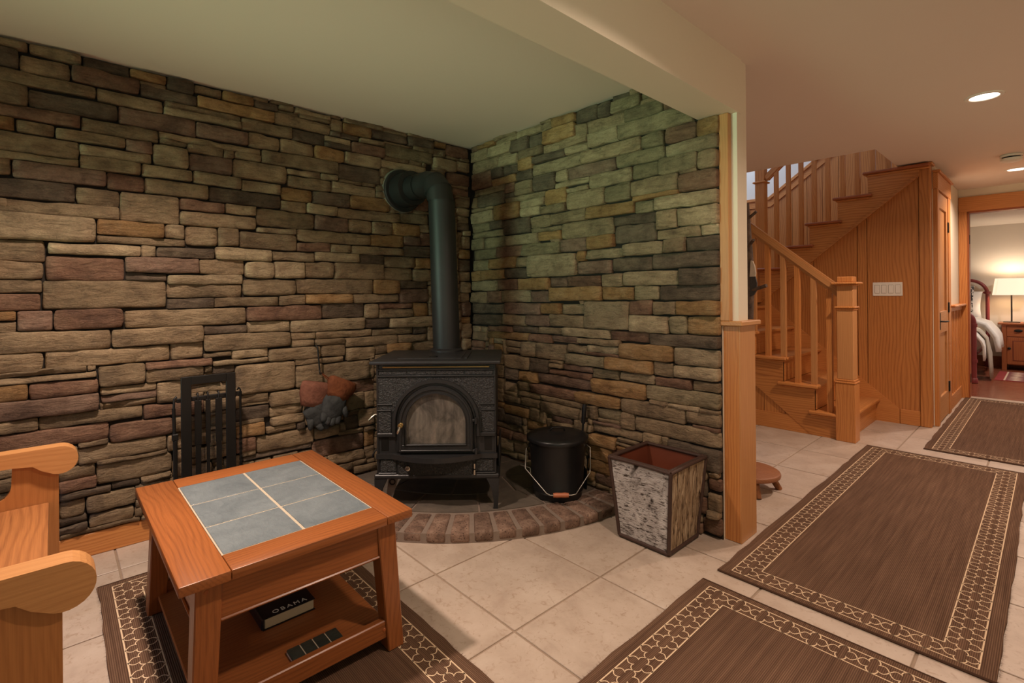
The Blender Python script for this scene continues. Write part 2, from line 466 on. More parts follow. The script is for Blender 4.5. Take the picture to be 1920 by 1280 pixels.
# hall wall with the closet door (x = -0.66) and end wall with the bedroom doorway (y = 6.87)
wall_closet = struct(box('wall_closet', -0.80, -0.66, 5.26, 6.87, 0, CEIL, M_wall, bevel=0.002), 'cream hall wall with oak wainscot beside the closet door')
bm = bmesh.new()
bm_box(bm, -3.3, -0.60, 6.87, 6.99, 0, 2.2)
bm_box(bm, -0.60, 0.28, 6.87, 6.99, 1.90, 2.2)
bm_box(bm, 0.28, 0.85, 6.87, 6.99, 0, 2.2)
wall_end = struct(bm_obj('wall_end', bm, M_wall), 'cream end wall around the bedroom doorway')
struct(box('wall_bedroom_far', -3.3, 1.7, 10.02, 10.2, 0, 2.3, M_bedwall, bevel=0), 'pale far wall of the bedroom')
struct(box('wall_bedroom_left', -3.35, -3.2, 6.99, 10.2, 0, 2.3, M_bedwall, bevel=0), 'pale left wall of the bedroom')
struct(box('wall_bedroom_right', 1.6, 1.75, 6.99, 10.2, 0, 2.3, M_bedwall, bevel=0), 'pale right wall of the bedroom')
struct(box('baseboard_bedroom', -3.2, 1.6, 10.0, 10.02, 0, 0.15, wood('cherry', 'X'), bevel=0.004), 'brown wood baseboard of the bedroom')
# stairwell shell
struct(box('wall_stair_left', -3.35, -3.2, 2.31, 6.99, 0, 4.6, M_upwall, bevel=0), 'white left wall of the stairwell')
struct(box('wall_stair_near', -3.3, -0.70, 4.28, 4.40, CEIL + 0.25, 4.6, M_upwall, bevel=0), 'white near wall of the stairwell upstairs')
struct(box('wall_stair_right', -0.87, -0.75, 4.28, 6.25, CEIL + 0.25, 4.6, M_upwall, bevel=0), 'white right wall of the stairwell upstairs')
wall_far = struct(box('wall_stair_far', -3.3, -0.75, 6.12, 6.25, 0, 4.6, M_upwall, bevel=0), 'white far wall of the stairwell above oak wainscot')
struct(box('ceiling', -3.35, -0.7, 4.25, 6.3, 4.6, 4.75, M_upwall, bevel=0), 'white ceiling above the stairwell')

# baseboard under the left stone wall
struct(box('baseboard_left', -2.80, -2.782, -2.69, 0.835, 0, 0.098, wood('oak', 'Y'), bevel=0.003), 'oak baseboard under the left stone wall')
# post and trim at the end of the partition
post = struct(box('trim_1', -1.0, -0.931, 2.2, 2.364, 0, 0.952, wood('oak', 'Z'), bevel=0.003), 'oak post boxing the end of the stone wall')
box('side_board', -0.934, -0.926, 2.201, 2.363, 0.0, 0.952, wood('pale', 'Z'), post, bevel=0.002)
box('post_cap', -1.02, -0.908, 2.178, 2.386, 0.952, 0.974, wood('pale', 'Y'), post, bevel=0.004)
struct(box('trim_2', -1.003, -0.962, 2.178, 2.212, 0.974, 1.889, wood('pale', 'Z'), bevel=0.002), 'narrow oak strip between stone and cream wall end')
# ------------------------------------------------------------------ ledgestone walls
# Stones read off the photograph as (left, top-left y, right, bottom-right y, colour) in crop coordinates;
# each crop is (x offset, y offset, scale). Distance comes from the wall plane the stones sit on.
LX, RY = -2.772, 2.150
SA = """0 118 207 228 t|218 158 612 318 t|618 252 978 408 d|975 352 1242 475 o|1250 405 1452 540 d|1462 468 1662 570 t|1672 518 1905 635 o|0 178 132 342 d|145 238 525 435 t|533 322 1050 535 r|1052 462 1475 645 d|1485 555 2060 760 o|0 338 718 575 t|725 492 1220 685 t|1230 632 1812 800 l|1815 720 2195 875 t|0 438 208 628 t|210 510 880 748 d|888 630 1470 865 p|1475 760 1862 930 p|1865 835 2100 965 t|10 610 607 795 r|610 712 1185 915 t|1190 838 1955 1040 t|0 705 110 800 o|115 730 403 855 t|415 780 940 955 t|943 885 1142 995 p|0 808 590 1035 l|600 920 1135 1065 l|1145 925 1412 1098 l|1418 980 1745 1160 p|1752 1035 2152 1225 t|0 965 88 1155 t|78 972 585 1085 l|95 1035 798 1245 p|598 995 1060 1155 t|1068 1068 1440 1195 l|1448 1120 1815 1260 l|803 1143 1080 1275 r|1085 1165 1560 1330 t|1820 1195 2112 1290 l|0 1155 565 1355 d"""
SC = """570 40 893 195 t|0 118 65 255 t|72 125 893 288 t|905 75 1340 318 t|1350 130 1685 232 r|1575 42 2110 205 d|1700 160 1923 250 l|1355 220 1925 365 t|0 268 65 420 t|75 232 720 458 l|725 285 1235 425 o|1240 325 1385 430 l|1390 330 1635 492 t|1642 342 1790 485 t|1797 365 2235 520 t|725 400 1395 485 t|0 430 362 600 t|370 458 1055 560 l|1065 480 1168 560 l|1175 485 1612 575 d|1618 485 2040 600 l|0 600 310 728 t|318 560 935 748 r|942 570 1490 692 p|1498 578 1838 702 t|1840 602 2057 730 l|942 685 1258 745 d|1255 695 1840 778 l|0 735 312 835 t|315 740 1245 955 t|1252 765 1810 878 t|1810 730 2220 852 t|0 828 305 968 r|1257 880 1608 948 d|1612 862 2090 945 t|0 978 112 1045 o|0 1050 112 1125 t|128 968 397 1120 p|402 955 925 1115 r|932 950 1848 1085 t|1855 930 2410 1045 r|1540 1078 1862 1135 d|1855 1040 2172 1130 l|0 1125 835 1275 t|838 1090 1530 1215 t|1532 1135 2190 1260 t"""
SE = """0 70 270 185 t|280 65 1075 115 t|1078 10 1288 100 t|1290 58 1465 100 t|0 235 30 275 d|40 235 608 230 t|615 165 920 265 t|922 125 1340 148 r|925 180 1293 230 t|1293 165 1340 195 d|1345 155 1485 195 d|0 280 180 370 o|180 275 628 330 r|637 290 992 305 t|648 345 988 350 p|632 395 985 382 t|992 268 1190 372 t|15 385 630 425 p|905 415 1100 460 r|0 520 237 555 t|242 495 905 475 t|690 530 1095 580 r|0 605 690 620 r|490 680 1050 685 t|1060 600 1140 680 t|610 785 1080 815 t|370 805 600 845 t|370 890 612 910 r|375 975 700 940 d|708 905 888 895 d|890 860 1080 845 t|545 985 860 1020 t|370 1030 538 1090 t|565 1100 845 1110 t|370 1130 555 1135 d|370 1185 555 1185 d|850 1050 900 1100 d|0 800 360 810 t|0 875 360 890 t"""
SF = """580 148 868 212 l|872 140 1280 205 t|1290 118 1495 190 t|428 235 870 250 l|1085 238 1470 245 t|605 290 1085 455 t|1090 280 1300 430 t|1310 262 1680 385 t|1500 150 1720 225 t|1490 410 1725 480 r|650 525 873 560 t|880 510 1190 570 t|600 630 880 690 d|885 620 1140 655 t|888 690 1155 730 t|610 760 840 825 o|850 770 1090 775 t|1095 745 1165 775 d|775 850 1235 890 t|610 870 765 950 r|660 1010 1215 930 d|1500 500 1640 610 t|1645 490 1722 600 t|1590 640 1715 745 t|1480 680 1590 780 d|1640 800 1720 905 o|1440 800 1635 800 t|1225 900 1640 930 p|1350 1010 1640 1020 t|1645 935 1725 1015 t|1550 1090 1730 1100 t|1195 455 1490 500 t|1150 590 1480 600 t|1160 670 1470 700 t|1240 780 1435 830 t|245 440 600 470 t|100 575 350 650 r|355 560 640 620 t|110 690 400 770 t|405 680 605 740 t|110 830 380 900 t|385 810 605 880 t|110 960 300 1010 t|305 940 600 990 t"""
SB = """140 258 330 362 d|332 302 445 362 t|448 325 718 425 t|295 355 722 525 t|722 402 810 510 t|815 430 1030 555 o|1035 485 1302 605 d|1302 535 1500 655 d|1502 570 1590 635 o|1595 590 1765 722 r|440 485 675 612 d|720 505 795 540 d|800 515 938 570 d|942 550 1125 612 t|680 530 875 605 l|680 580 875 648 d|880 578 1125 708 r|1128 592 1482 755 g|1488 630 1575 700 t|1488 692 1662 805 l|1665 722 1772 818 t|345 555 593 692 t|598 615 818 740 o|822 652 1090 780 l|0 610 198 725 t|200 642 778 825 t|780 738 1100 912 d|1098 715 1440 830 l|398 785 645 852 t|400 828 725 958 t|648 825 768 878 l|728 880 1062 992 l|1600 810 1768 925 r|1640 925 1780 1000 r|358 915 583 1038 o|588 950 866 1075 d|868 985 1160 1105 o|350 1022 543 1115 t|545 1050 768 1138 l|775 1072 1245 1190 t|165 1080 602 1240 t|608 1135 855 1255 p|858 1160 1035 1270 t|1250 1105 1460 1200 g|1345 1000 1455 1110 r|1660 1000 1768 1085 t|1665 1075 1765 1145 l|1665 1140 1760 1250 d|1395 1205 1462 1260 l"""
SD = """1040 65 1182 162 t|1185 75 1390 175 o|172 100 460 165 l|465 120 1020 240 t|1022 155 1268 255 o|475 222 715 288 r|720 232 870 292 l|875 238 1268 315 t|1270 175 1390 238 p|1392 150 1468 240 r|1270 240 1470 330 d|285 285 605 360 l|605 290 938 362 l|940 312 1130 382 d|1130 318 1355 412 t|1355 332 1478 415 o|300 365 530 492 l|525 362 745 482 t|750 368 1122 495 t|1128 400 1335 502 t|1340 420 1480 508 l|462 485 1040 612 t|1042 498 1238 602 o|1240 508 1448 562 d|1240 565 1460 668 p|332 612 530 680 t|532 605 888 672 o|890 600 1228 670 t|655 675 975 772 d|978 680 1080 780 t|1085 672 1340 715 r|1085 715 1340 780 t|1345 672 1455 770 o|415 800 980 862 l|985 785 1165 858 d|1170 785 1500 848 l|430 900 605 938 t|610 888 1035 915 t|1042 868 1340 895 t|1345 850 1445 900 d|1445 855 1505 955 t|437 955 595 990 t|600 950 825 980 t|825 942 1222 970 t|1230 912 1445 955 t|1145 985 1325 1033 o|1330 962 1508 1035 t|1705 175 1768 265 t|1680 265 1785 345 o|1685 345 1785 430 d|1690 435 1775 510 l|1695 512 1780 595 t|1700 595 1765 662 t|1700 668 1778 770 p|1700 775 1785 825 o|1705 830 1785 935 t|1710 940 1788 1015 l|1668 20 1755 125 t|1710 130 1780 170 l"""
SG = """130 450 240 440 o|242 415 385 400 t|385 358 552 348 l|555 305 632 325 t|635 265 795 285 o|792 210 940 255 d|945 160 1032 235 d|1038 150 1235 175 g|1248 85 1330 120 g|78 500 192 530 t|195 460 350 495 l|352 415 465 470 d|470 385 570 425 d|572 345 782 400 o|795 310 870 358 t|868 285 1130 300 t|1130 215 1395 210 g|85 565 270 595 t|275 530 400 565 l|402 490 575 500 t|575 445 685 470 t|690 410 880 425 t|725 470 878 480 l|882 365 1082 405 l|1085 312 1600 270 g|1402 335 1612 387 r|1620 262 1795 352 o|400 545 500 602 o|500 520 722 505 d|495 585 825 578 l|828 480 1235 470 t|1245 385 1395 432 g|1078 520 1405 525 g|1408 440 1795 440 l|80 650 215 720 r|218 610 300 655 d|300 595 392 628 d|388 630 490 668 d|218 680 380 690 o|735 610 1065 610 p|660 630 735 685 l|655 700 880 692 l|500 658 650 740 d|375 700 495 768 t|880 652 1175 690 l|1182 582 1355 642 g|1365 542 1625 605 g|1635 495 1795 575 t|100 757 300 755 t|302 715 370 765 r|120 797 300 845 d|310 808 580 800 t|735 745 880 742 l|583 760 730 835 o|1170 685 1495 748 t|1000 740 1165 808 g|730 772 990 845 t|1498 648 1795 722 r|240 857 415 938 o|90 890 238 880 t|80 915 232 965 l|420 835 582 852 l|420 882 545 918 l|548 868 725 885 t|868 882 1185 900 o|1195 832 1320 888 g|1332 808 1800 828 l|620 918 860 950 t|485 940 618 1003 t|295 962 480 1045 d|205 967 292 1008 d|80 992 205 1035 g|85 1045 288 1062 g|490 1018 690 1022 t|690 988 1050 1048 t|1050 940 1340 960 d|1348 907 1490 1002 t|1495 897 1800 965 l|1058 1008 1340 1098 d|1345 1028 1650 1060 t|1652 998 1798 1042 l|540 1048 690 1085 o|325 1073 535 1112 l|170 1078 322 1142 g|80 1097 165 1158 g|872 1075 1055 1140 o|690 1095 870 1168 p|432 1135 688 1192 g|255 1150 430 1208 r|100 1165 255 1222 g|1120 1125 1395 1178 l|1398 1092 1540 1168 t|1548 1083 1800 1150 d|868 1168 1115 1208 l|808 1172 868 1236 o"""
SH = """465 68 800 207 l|205 88 385 150 o|95 105 202 165 g|388 80 462 142 t|805 115 1040 188 p|1042 95 1315 160 d|1320 63 1800 130 d|85 180 148 243 o|150 175 308 230 o|310 160 465 217 d|970 197 1115 277 t|1118 183 1497 264 l|1505 160 1802 264 d|92 245 255 306 g|260 235 400 302 r|402 225 612 302 o|620 220 740 277 p|740 210 968 273 r|80 325 185 386 t|188 315 288 386 r|290 308 478 388 l|482 315 608 388 p|612 290 968 378 o|975 290 1190 374 o|1195 285 1360 376 g|1368 275 1805 376 d|88 400 300 463 d|305 392 558 471 p|560 400 695 469 o|700 400 852 473 t|860 385 1162 578 l|1168 378 1315 471 r|1322 388 1482 476 t|1485 382 1805 479 o|95 475 285 549 d|285 475 448 547 t|450 478 618 553 p|620 472 855 560 t|1168 478 1432 603 l|1440 482 1555 611 g|1558 485 1808 619 o|100 560 350 582 t|358 555 532 597 d|535 558 703 613 t|705 565 1030 645 l|1030 585 1300 666 r|1308 605 1810 716 d|190 590 475 652 o|475 605 628 669 r|630 615 803 673 p|808 635 1095 690 t|320 655 418 691 t|320 695 418 746 t|420 658 522 766 t|525 668 735 799 t|742 680 870 740 t|872 682 1092 752 l|1097 665 1465 802 o|1472 695 1812 846 l|305 750 480 852 t|482 768 612 873 d|722 738 990 839 g|997 765 1325 886 o|1330 800 1465 903 t|1467 818 1808 936 l|620 805 705 841 t|708 812 905 869 p|612 845 902 916 r|908 842 1092 921 g|1095 868 1332 949 l|1338 900 1590 996 r|1595 930 1812 1016 t|300 838 392 932 d|398 862 528 939 o|535 878 900 1000 p|905 910 1268 1060 o|1275 955 1815 1147 g|300 935 390 1013 t|395 932 472 996 t|475 950 788 1070 r|792 1002 1098 1127 o|300 1020 415 1092 t|395 995 545 1050 t|418 1040 550 1122 t|548 1030 838 1119 t|1105 1052 1538 1224 t|1545 1125 1812 1272 t|300 1085 475 1192 o|555 1070 825 1203 t|945 1118 1100 1217 g|1105 1150 1198 1272 t|860 1095 945 1202 t"""
SI = """905 132 1585 374 t|600 172 975 318 t|570 243 775 368 o|780 310 960 377 t|1155 308 1592 574 d|990 275 1150 327 d|560 330 735 482 o|555 430 730 582 o|540 530 615 612 o|620 540 735 662 p|1460 582 1590 707 r|1450 697 1592 877 t|1420 867 1598 1052 r"""
def parse(txt, ox, oy, sc, side):
    out = []
    for s in txt.split('|'):
        a, b, c, d, col = s.split()
        p, q = (ox + int(a) / sc, oy + int(b) / sc), (ox + int(c) / sc, oy + int(d) / sc)
        if side == 'L':
            P, Q = on_x(*p, LX), on_x(*q, LX); r = [P.y, Q.y, Q.z, P.z]
        else:
            P, Q = on_y(*p, RY), on_y(*q, RY); r = [P.x, Q.x, Q.z, P.z]
        if r[1] - r[0] > 0.02 and r[3] - r[2] > 0.012: out.append(r + [col])
    return out
def tidy(st):
    for it in range(3):
        for i in range(len(st)):
            A = st[i]
            for j in range(i + 1, len(st)):
                B = st[j]
                ox = min(A[1], B[1]) - max(A[0], B[0]); oz = min(A[3], B[3]) - max(A[2], B[2])
                if ox > 0 and oz > 0:
                    if ox < oz:
                        m_ = (max(A[0], B[0]) + min(A[1], B[1])) / 2
                        if A[0] < B[0]: A[1] = m_; B[0] = m_
                        else: B[1] = m_; A[0] = m_
                    else:
                        m_ = (max(A[2], B[2]) + min(A[3], B[3])) / 2
                        if A[2] < B[2]: A[3] = m_; B[2] = m_
                        else: B[3] = m_; A[2] = m_
    return [s for s in st if s[1] - s[0] > 0.02 and s[3] - s[2] > 0.014]
def snap(st, tol=0.016):
    """close joints that were read a little too wide: grow each side towards its nearest neighbour"""
    for A in st:
        for side, (lo, hi, p0, p1) in enumerate(((0, 1, 2, 3), (0, 1, 2, 3), (2, 3, 0, 1), (2, 3, 0, 1))):
            best = None
            for B in st:
                if B is A: continue
                ov = min(A[p1], B[p1]) - max(A[p0], B[p0])
                if ov < 0.006: continue
                gap = (A[lo] - B[hi]) if side % 2 == 0 else (B[lo] - A[hi])
                if -0.001 <= gap < tol and (best is None or gap < best): best = gap
            if best and best > 0.001:
                if side % 2 == 0: A[lo] -= best / 2
                else: A[hi] += best / 2
    return st
def fill(st, a0, a1, z0, ztop, seed):
    rr = random.Random(seed); g = 0.01
    nx, nz = int((a1 - a0) / g), int((2.2 - z0) / g)
    occ = [[False] * nx for _ in range(nz)]
    for i in range(nx):
        zt = ztop(a0 + (i + .5) * g)
        for k_ in range(nz):
            if z0 + (k_ + .5) * g > zt: occ[k_][i] = True
    for s in st:
        for k_ in range(max(0, int((s[2] - z0) / g + .5)), min(nz, int((s[3] - z0) / g + .5))):
            for i in range(max(0, int((s[0] - a0) / g + .5)), min(nx, int((s[1] - a0) / g + .5))):
                occ[k_][i] = True
    new = []
    for k_ in range(nz):
        for i in range(nx):
            if occ[k_][i]: continue
            H_, W_ = rr.randint(4, 9), rr.randint(10, 32)
            h = 1
            while h < H_ and k_ + h < nz and not occ[k_ + h][i]: h += 1
            wd = 1
            while wd < W_ and i + wd < nx and all(not occ[k_ + q][i + wd] for q in range(h)): wd += 1
            # do not leave thin leftovers
            for q in range(h):
                for p in range(wd): occ[k_ + q][i + p] = True
            if wd >= 3 and h >= 2:
                new.append([a0 + i * g, a0 + (i + wd) * g, z0 + k_ * g, z0 + (k_ + h) * g, rr.choice('tttttlldrrop')])
    return new
def stone_geo(w_, h_, depth, seed, joint=0.0008):
    """pillowed, slightly ragged stone: local u (width), v (height), d (out of the wall); back at d=0"""
    rr = random.Random(seed)
    nu = max(3, min(9, int(w_ / 0.03))); nv = max(2, min(5, int(h_ / 0.022)))
    W2, H2 = w_ / 2 - joint, h_ / 2 - joint
    ox, oy = rr.uniform(0, 99), rr.uniform(0, 99)
    rc = min(H2, W2) * rr.uniform(0.18, 0.5)
    tilt_u, tilt_v = rr.uniform(-.006, .006), rr.uniform(-.007, .007)
    skew = [rr.uniform(-0.0035, 0.0035) for _ in range(4)]
    us = [-1, -1 + 0.11 * min(1, .06 / w_) * 2] + [-1 + 2 * i / nu for i in range(1, nu)] + [1 - 0.11 * min(1, .06 / w_) * 2, 1]
    vvs = [-1, -0.86] + [-1 + 2 * i / nv for i in range(1, nv)] + [0.86, 1]
    us = sorted(set(round(u, 5) for u in us)); vvs = sorted(set(round(v, 5) for v in vvs))
    verts, faces = [], []
    NU, NV = len(us), len(vvs)
    def P(u, v, edge):
        x, y = u * W2, v * H2
        # rounded corners
        ax, ay = abs(x) - (W2 - rc), abs(y) - (H2 - rc)
        if ax > 0 and ay > 0:
            L = math.hypot(ax, ay); s_ = max(ax, ay) / L if L > 1e-9 else 1
            x = math.copysign(W2 - rc + ax * s_, x); y = math.copysign(H2 - rc + ay * s_, y)
        n_ = mnoise.noise(Vector((x * 14 + ox, y * 14 + oy, 0)))
        n2_ = mnoise.noise(Vector((x * 14 + ox, y * 14 + oy, 7.7)))
        x += n2_ * 0.0035; y += n_ * 0.0042
        y += (skew[0] if u < 0 else skew[1]) * (v > 0) + (skew[2] if u < 0 else skew[3]) * (v < 0) * .6
        return x, y
    for j, v in enumerate(vvs):
        for i, u in enumerate(us):
            x, y = P(u, v, False)
            e = max(abs(u) ** 3 * 0.0, 0)
            edge = (i in (0, NU - 1)) or (j in (0, NV - 1))
            dd = depth
            if edge: dd -= 0.006 + 0.004 * rr.random()
            else:
                dd += mnoise.noise(Vector((x * 20 + ox, y * 34 + oy, 3.3))) * 0.010 + tilt_u * u + tilt_v * v
            verts.append((x, y, dd))
    for j in range(NV - 1):
        for i in range(NU - 1):
            a = j * NU + i
            faces.append((a, a + 1, a + NU + 1, a + NU))
    ring = [i for i in range(NU)] + [j * NU + NU - 1 for j in range(1, NV)] + [(NV - 1) * NU + i for i in range(NU - 2, -1, -1)] + [j * NU for j in range(NV - 2, 0, -1)]
    b0 = len(verts)
    for i in ring: verts.append((verts[i][0], verts[i][1], 0.0))
    n = len(ring)
    for i in range(n):
        j = (i + 1) % n
        faces.append((ring[j], ring[i], b0 + i, b0 + j))
    return verts, faces
def build_wall(stones, side, wall, seed, limit=298):
    rr = random.Random(seed)
    vis = lambda s: (s[1] - s[0]) * (s[3] - s[2]) * (10 if len(s) > 5 else 1)
    order = sorted(stones, key=vis, reverse=True)
    rest = ([], [])
    for idx, s in enumerate(order):
        a0, a1, z0, z1, col = s[:5]
        w_, h_ = a1 - a0, z1 - z0
        dep = 0.028 + rr.uniform(-0.010, 0.012) + (0.004 if col in 'lo' else 0)
        v, f = stone_geo(w_, h_, dep, seed * 1000 + idx)
        ca, cz = (a0 + a1) / 2, (z0 + z1) / 2
        if side == 'L':
            O = Vector((XL, ca, cz)); vv = [(d, u, q) for u, q, d in v]
        else:
            O = Vector((ca, YB - 0.006, cz)); vv = [(u, -d, q) for u, q, d in v]
        if idx < limit:
            me = bpy.data.meshes.new('stone'); me.from_pydata(vv, [], f); me.materials.append(SM[col])
            me.shade_smooth()
            o = link(bpy.data.objects.new('stone', me)); o.parent = wall; o.location = O - ORG[wall.name]
        else:
            b = len(rest[0]); rest[0].extend([tuple(Vector(p) + O) for p in vv]); rest[1].extend([tuple(i + b for i in q) for q in f])
    if rest[0]:
        o = mk('stone_infill', rest[0], rest[1], SM['t'], wall, smooth=True); o['kind'] = 'stuff'
    print('stones', wall.name, len(stones))
left = parse(SA, 0, 40, 4, 'L') + parse(SC, 0, 340, 4, 'L') + parse(SE, 0, 640, 3.369, 'L') + parse(SF, 300, 620, 4.267, 'L') + parse(SB, 440, 120, 4, 'L') + parse(SD, 440, 400, 4, 'L')
left = snap(tidy(left))
for s in left:
    if s[0] < -0.12: s[0] -= random.uniform(.03, .22)
    s[2] = max(s[2], 0.10 if s[0] < 0.80 else 0.0); s[3] = min(s[3], CEIL - 0.004); s[1] = min(s[1], 2.155); s.append(1)
lf = fill(left, -1.25, 0.84, 0.10, lambda a: CEIL - 0.002, 5)
lf += fill(left + lf, 0.84, 2.155, 0.003, lambda a: CEIL - 0.002, 7)
build_wall([s for s in left if s[3] - s[2] > .012] + lf, 'L', wall_left, 1)
right = parse(SG, 860, 150, 3.657, 'R') + parse(SH, 860, 460, 3.657, 'R') + parse(SI, 960, 750, 4, 'R')
right = snap(tidy(right))
ztop_r = lambda a: (CEIL - 0.002) if a < -1.10 else 1.888
for s in right:
    s[0] = max(s[0], -2.765); s[1] = min(s[1], -1.0)
    if s[3] > 1.9 and s[1] > -1.10 and (s[0] + s[1]) / 2 < -1.10: s[1] = -1.10
    s[2] = max(s[2], 0.003); s[3] = min(s[3], ztop_r((s[0] + s[1]) / 2)); s.append(1)
right = [s for s in right if s[1] - s[0] > .02 and s[3] - s[2] > .012]
rf = fill(right, -2.765, -1.0, 0.003, ztop_r, 6)
build_wall(right + rf, 'R', wall_right, 2)
# ------------------------------------------------------------------ hearth
HC = Vector((-2.77, 2.15, 0)); HR = 1.30; HZ = 0.050
hearth = thing('hearth', 'raised quarter-round brick and slate hearth under the wood stove', 'hearth', (-2.1, 1.55, 0))
def arc_pts(r, a0, a1, n): return [(HC.x + r * math.cos(a0 + (a1 - a0) * i / n), HC.y + r * math.sin(a0 + (a1 - a0) * i / n)) for i in range(n + 1)]
AQ0, AQ1 = -math.pi / 2, 0.0
prism('hearth_bed', [(HC.x, HC.y)] + arc_pts(HR - 0.006, AQ0, AQ1, 40), 'z', 0.0, HZ - 0.006, M_hgrout, hearth)
NB = 19
rr = random.Random(8)
for i in range(NB):   # radial edge bricks
    a0 = AQ0 + (AQ1 - AQ0) * i / NB; a1 = AQ0 + (AQ1 - AQ0) * (i + 1) / NB
    g0 = 0.009 / HR; am = (a0 + a1) / 2
    r1, r0 = HR + rr.uniform(-.004, .004), HR - 0.20
    c = Vector((HC.x + (r0 + r1) / 2 * math.cos(am), HC.y + (r0 + r1) / 2 * math.sin(am), HZ / 2))
    bm = bmesh.new(); vv = []
    zt = HZ + rr.uniform(-.002, .003)
    for z in (0.002, zt):
        for (r_, a_) in ((r0, a0 + g0), (r0, a1 - g0), (r1, a1 - g0), (r1, a0 + g0)):
            vv.append(bm.verts.new(Vector((HC.x + r_ * math.cos(a_), HC.y + r_ * math.sin(a_), z)) - c))
    for f in ((0, 1, 2, 3), (7, 6, 5, 4), (0, 4, 5, 1), (1, 5, 6, 2), (2, 6, 7, 3), (3, 7, 4, 0)): bm.faces.new([vv[q] for q in f])
    bmesh.ops.bevel(bm, geom=list(bm.edges), offset=0.012, segments=2, affect='EDGES', profile=0.5)
    bm_obj('brick', bm, M_brick, hearth, smooth=True, origin=c, angle=50)
RI = HR - 0.21        # inner slate paving laid as irregular rows
rows = 5
for i in range(rows):
    ra, rb = RI * i / rows, RI * (i + 1) / rows
    n = max(1, 1 + i)
    for j in range(n):
        a0 = AQ0 + (AQ1 - AQ0) * j / n; a1 = AQ0 + (AQ1 - AQ0) * (j + 1) / n
        g = 0.006
        pts = []
        m_ = 6
        rin, rout = max(ra + g, 0.012), rb - g
        for q in range(m_ + 1):
            t_ = a0 + (a1 - a0) * q / m_; off = g / rout * (1 if q == 0 else -1 if q == m_ else 0)
            pts.append((HC.x + rout * math.cos(t_ + off), HC.y + rout * math.sin(t_ + off)))
        for q in range(m_, -1, -1):
            t_ = a0 + (a1 - a0) * q / m_; off = g / max(rin, .05) * (1 if q == 0 else -1 if q == m_ else 0)
            pts.append((HC.x + rin * math.cos(t_ + off), HC.y + rin * math.sin(t_ + off)))
        prism('slate_paver', pts, 'z', 0.01, HZ - 0.001 + rr.uniform(-.002, .0), M_hslate, hearth)

# ------------------------------------------------------------------ wood stove (local frame: x across, y back, z up)
SO = Fc * 2.45 + Xc * (-0.362 - 0.015)
stove = thing('wood_stove', 'black cast iron wood stove with arched glass door on the hearth', 'stove', (SO.x, SO.y, HZ), YAW, local=True)
ZB = -HZ   # photograph heights are above the floor; local z = height - HZ
def Z(z): return z - HZ
body = box('body', -0.285, 0.285, 0.012, 0.43, Z(0.215), Z(0.762), M_iron, stove, bevel=0.006)
# top plate with front lip and a griddle lid
box('top_plate', -0.322, 0.318, -0.030, 0.468, Z(0.760), Z(0.778), M_iron, stove, bevel=0.006, seg=2)
box('griddle_plate', -0.205, 0.12, 0.06, 0.36, Z(0.777), Z(0.781), M_iron, stove, bevel=0.002)
box('griddle_rib', 0.135, 0.150, 0.05, 0.36, Z(0.777), Z(0.784), M_iron, stove, bevel=0.002)
lathe('lid_eye', [(0, 0), (0.022, 0), (0.022, 0.003), (0.0, 0.003)], (-0.03, 0.12, Z(0.781)), M_blk, stove, seg=20)
lathe('flue_collar', [(0.0, 0), (0.092, 0), (0.092, 0.012), (0.080, 0.022), (0.0, 0.022)], (0.0, 0.397, Z(0.776)), M_iron, stove, seg=32)
box('brass_rail', -0.262, 0.264, -0.016, -0.006, Z(0.743), Z(0.752), M_brass, stove, bevel=0.003)
# front frame: plate with pebbled fields and raised bands
FY = 0.012
box('front_plate', -0.290, 0.292, 0.0, FY, Z(0.215), Z(0.758), M_iron, stove, bevel=0.003)
for i in range(4):
    x0 = -0.284 + i * 0.1415
    box('frieze_panel', x0 + 0.003, x0 + 0.138, -0.004, 0.001, Z(0.708), Z(0.729), M_peb, stove, bevel=0.0015)
box('upper_band', -0.288, 0.290, -0.010, 0.001, Z(0.730), Z(0.737), M_iron, stove, bevel=0.002)
box('upper_band', -0.288, 0.290, -0.010, 0.001, Z(0.699), Z(0.706), M_iron, stove, bevel=0.002)
AX, AZ, RO = 0.0, 0.474, 0.213      # arch springing centre and outer radius
def spandrel(sgn):
    pts = [(sgn * 0.284, Z(0.697)), (sgn * 0.002, Z(0.697))]
    for q in range(0, 13):
        t_ = math.pi / 2 - math.pi / 2 * q / 12 * 0.85
        pts.append((sgn * (RO) * math.cos(t_), Z(AZ + RO * math.sin(t_))))
    pts += [(sgn * 0.284, pts[-1][1])]
    return pts
for sgn in (-1, 1):
    prism('pebbled_field', spandrel(sgn), 'y', -0.003, 0.001, M_peb, stove)
    box('side_band', sgn * 0.215, sgn * 0.289, -0.009, 0.001, Z(0.560), Z(0.567), M_iron, stove, bevel=0.002)
    box('side_band', sgn * 0.220, sgn * 0.289, -0.009, 0.001, Z(0.531), Z(0.538), M_iron, stove, bevel=0.002)
    box('pebbled_field', sgn * 0.222, sgn * 0.284, -0.004, 0.001, Z(0.425), Z(0.529), M_peb, stove, bevel=0.001)
    box('side_foot_band', sgn * 0.196, sgn * 0.290, -0.012, 0.001, Z(0.405), Z(0.424), M_iron, stove, bevel=0.003)
    box('lower_panel', sgn * 0.236, sgn * 0.272, -0.002, 0.001, Z(0.336), Z(0.402), M_blk, stove, bevel=0.001)
    box('corner_bead', sgn * 0.284, sgn * 0.293, -0.006, 0.02, Z(0.225), Z(0.758), M_iron, stove, bevel=0.002)
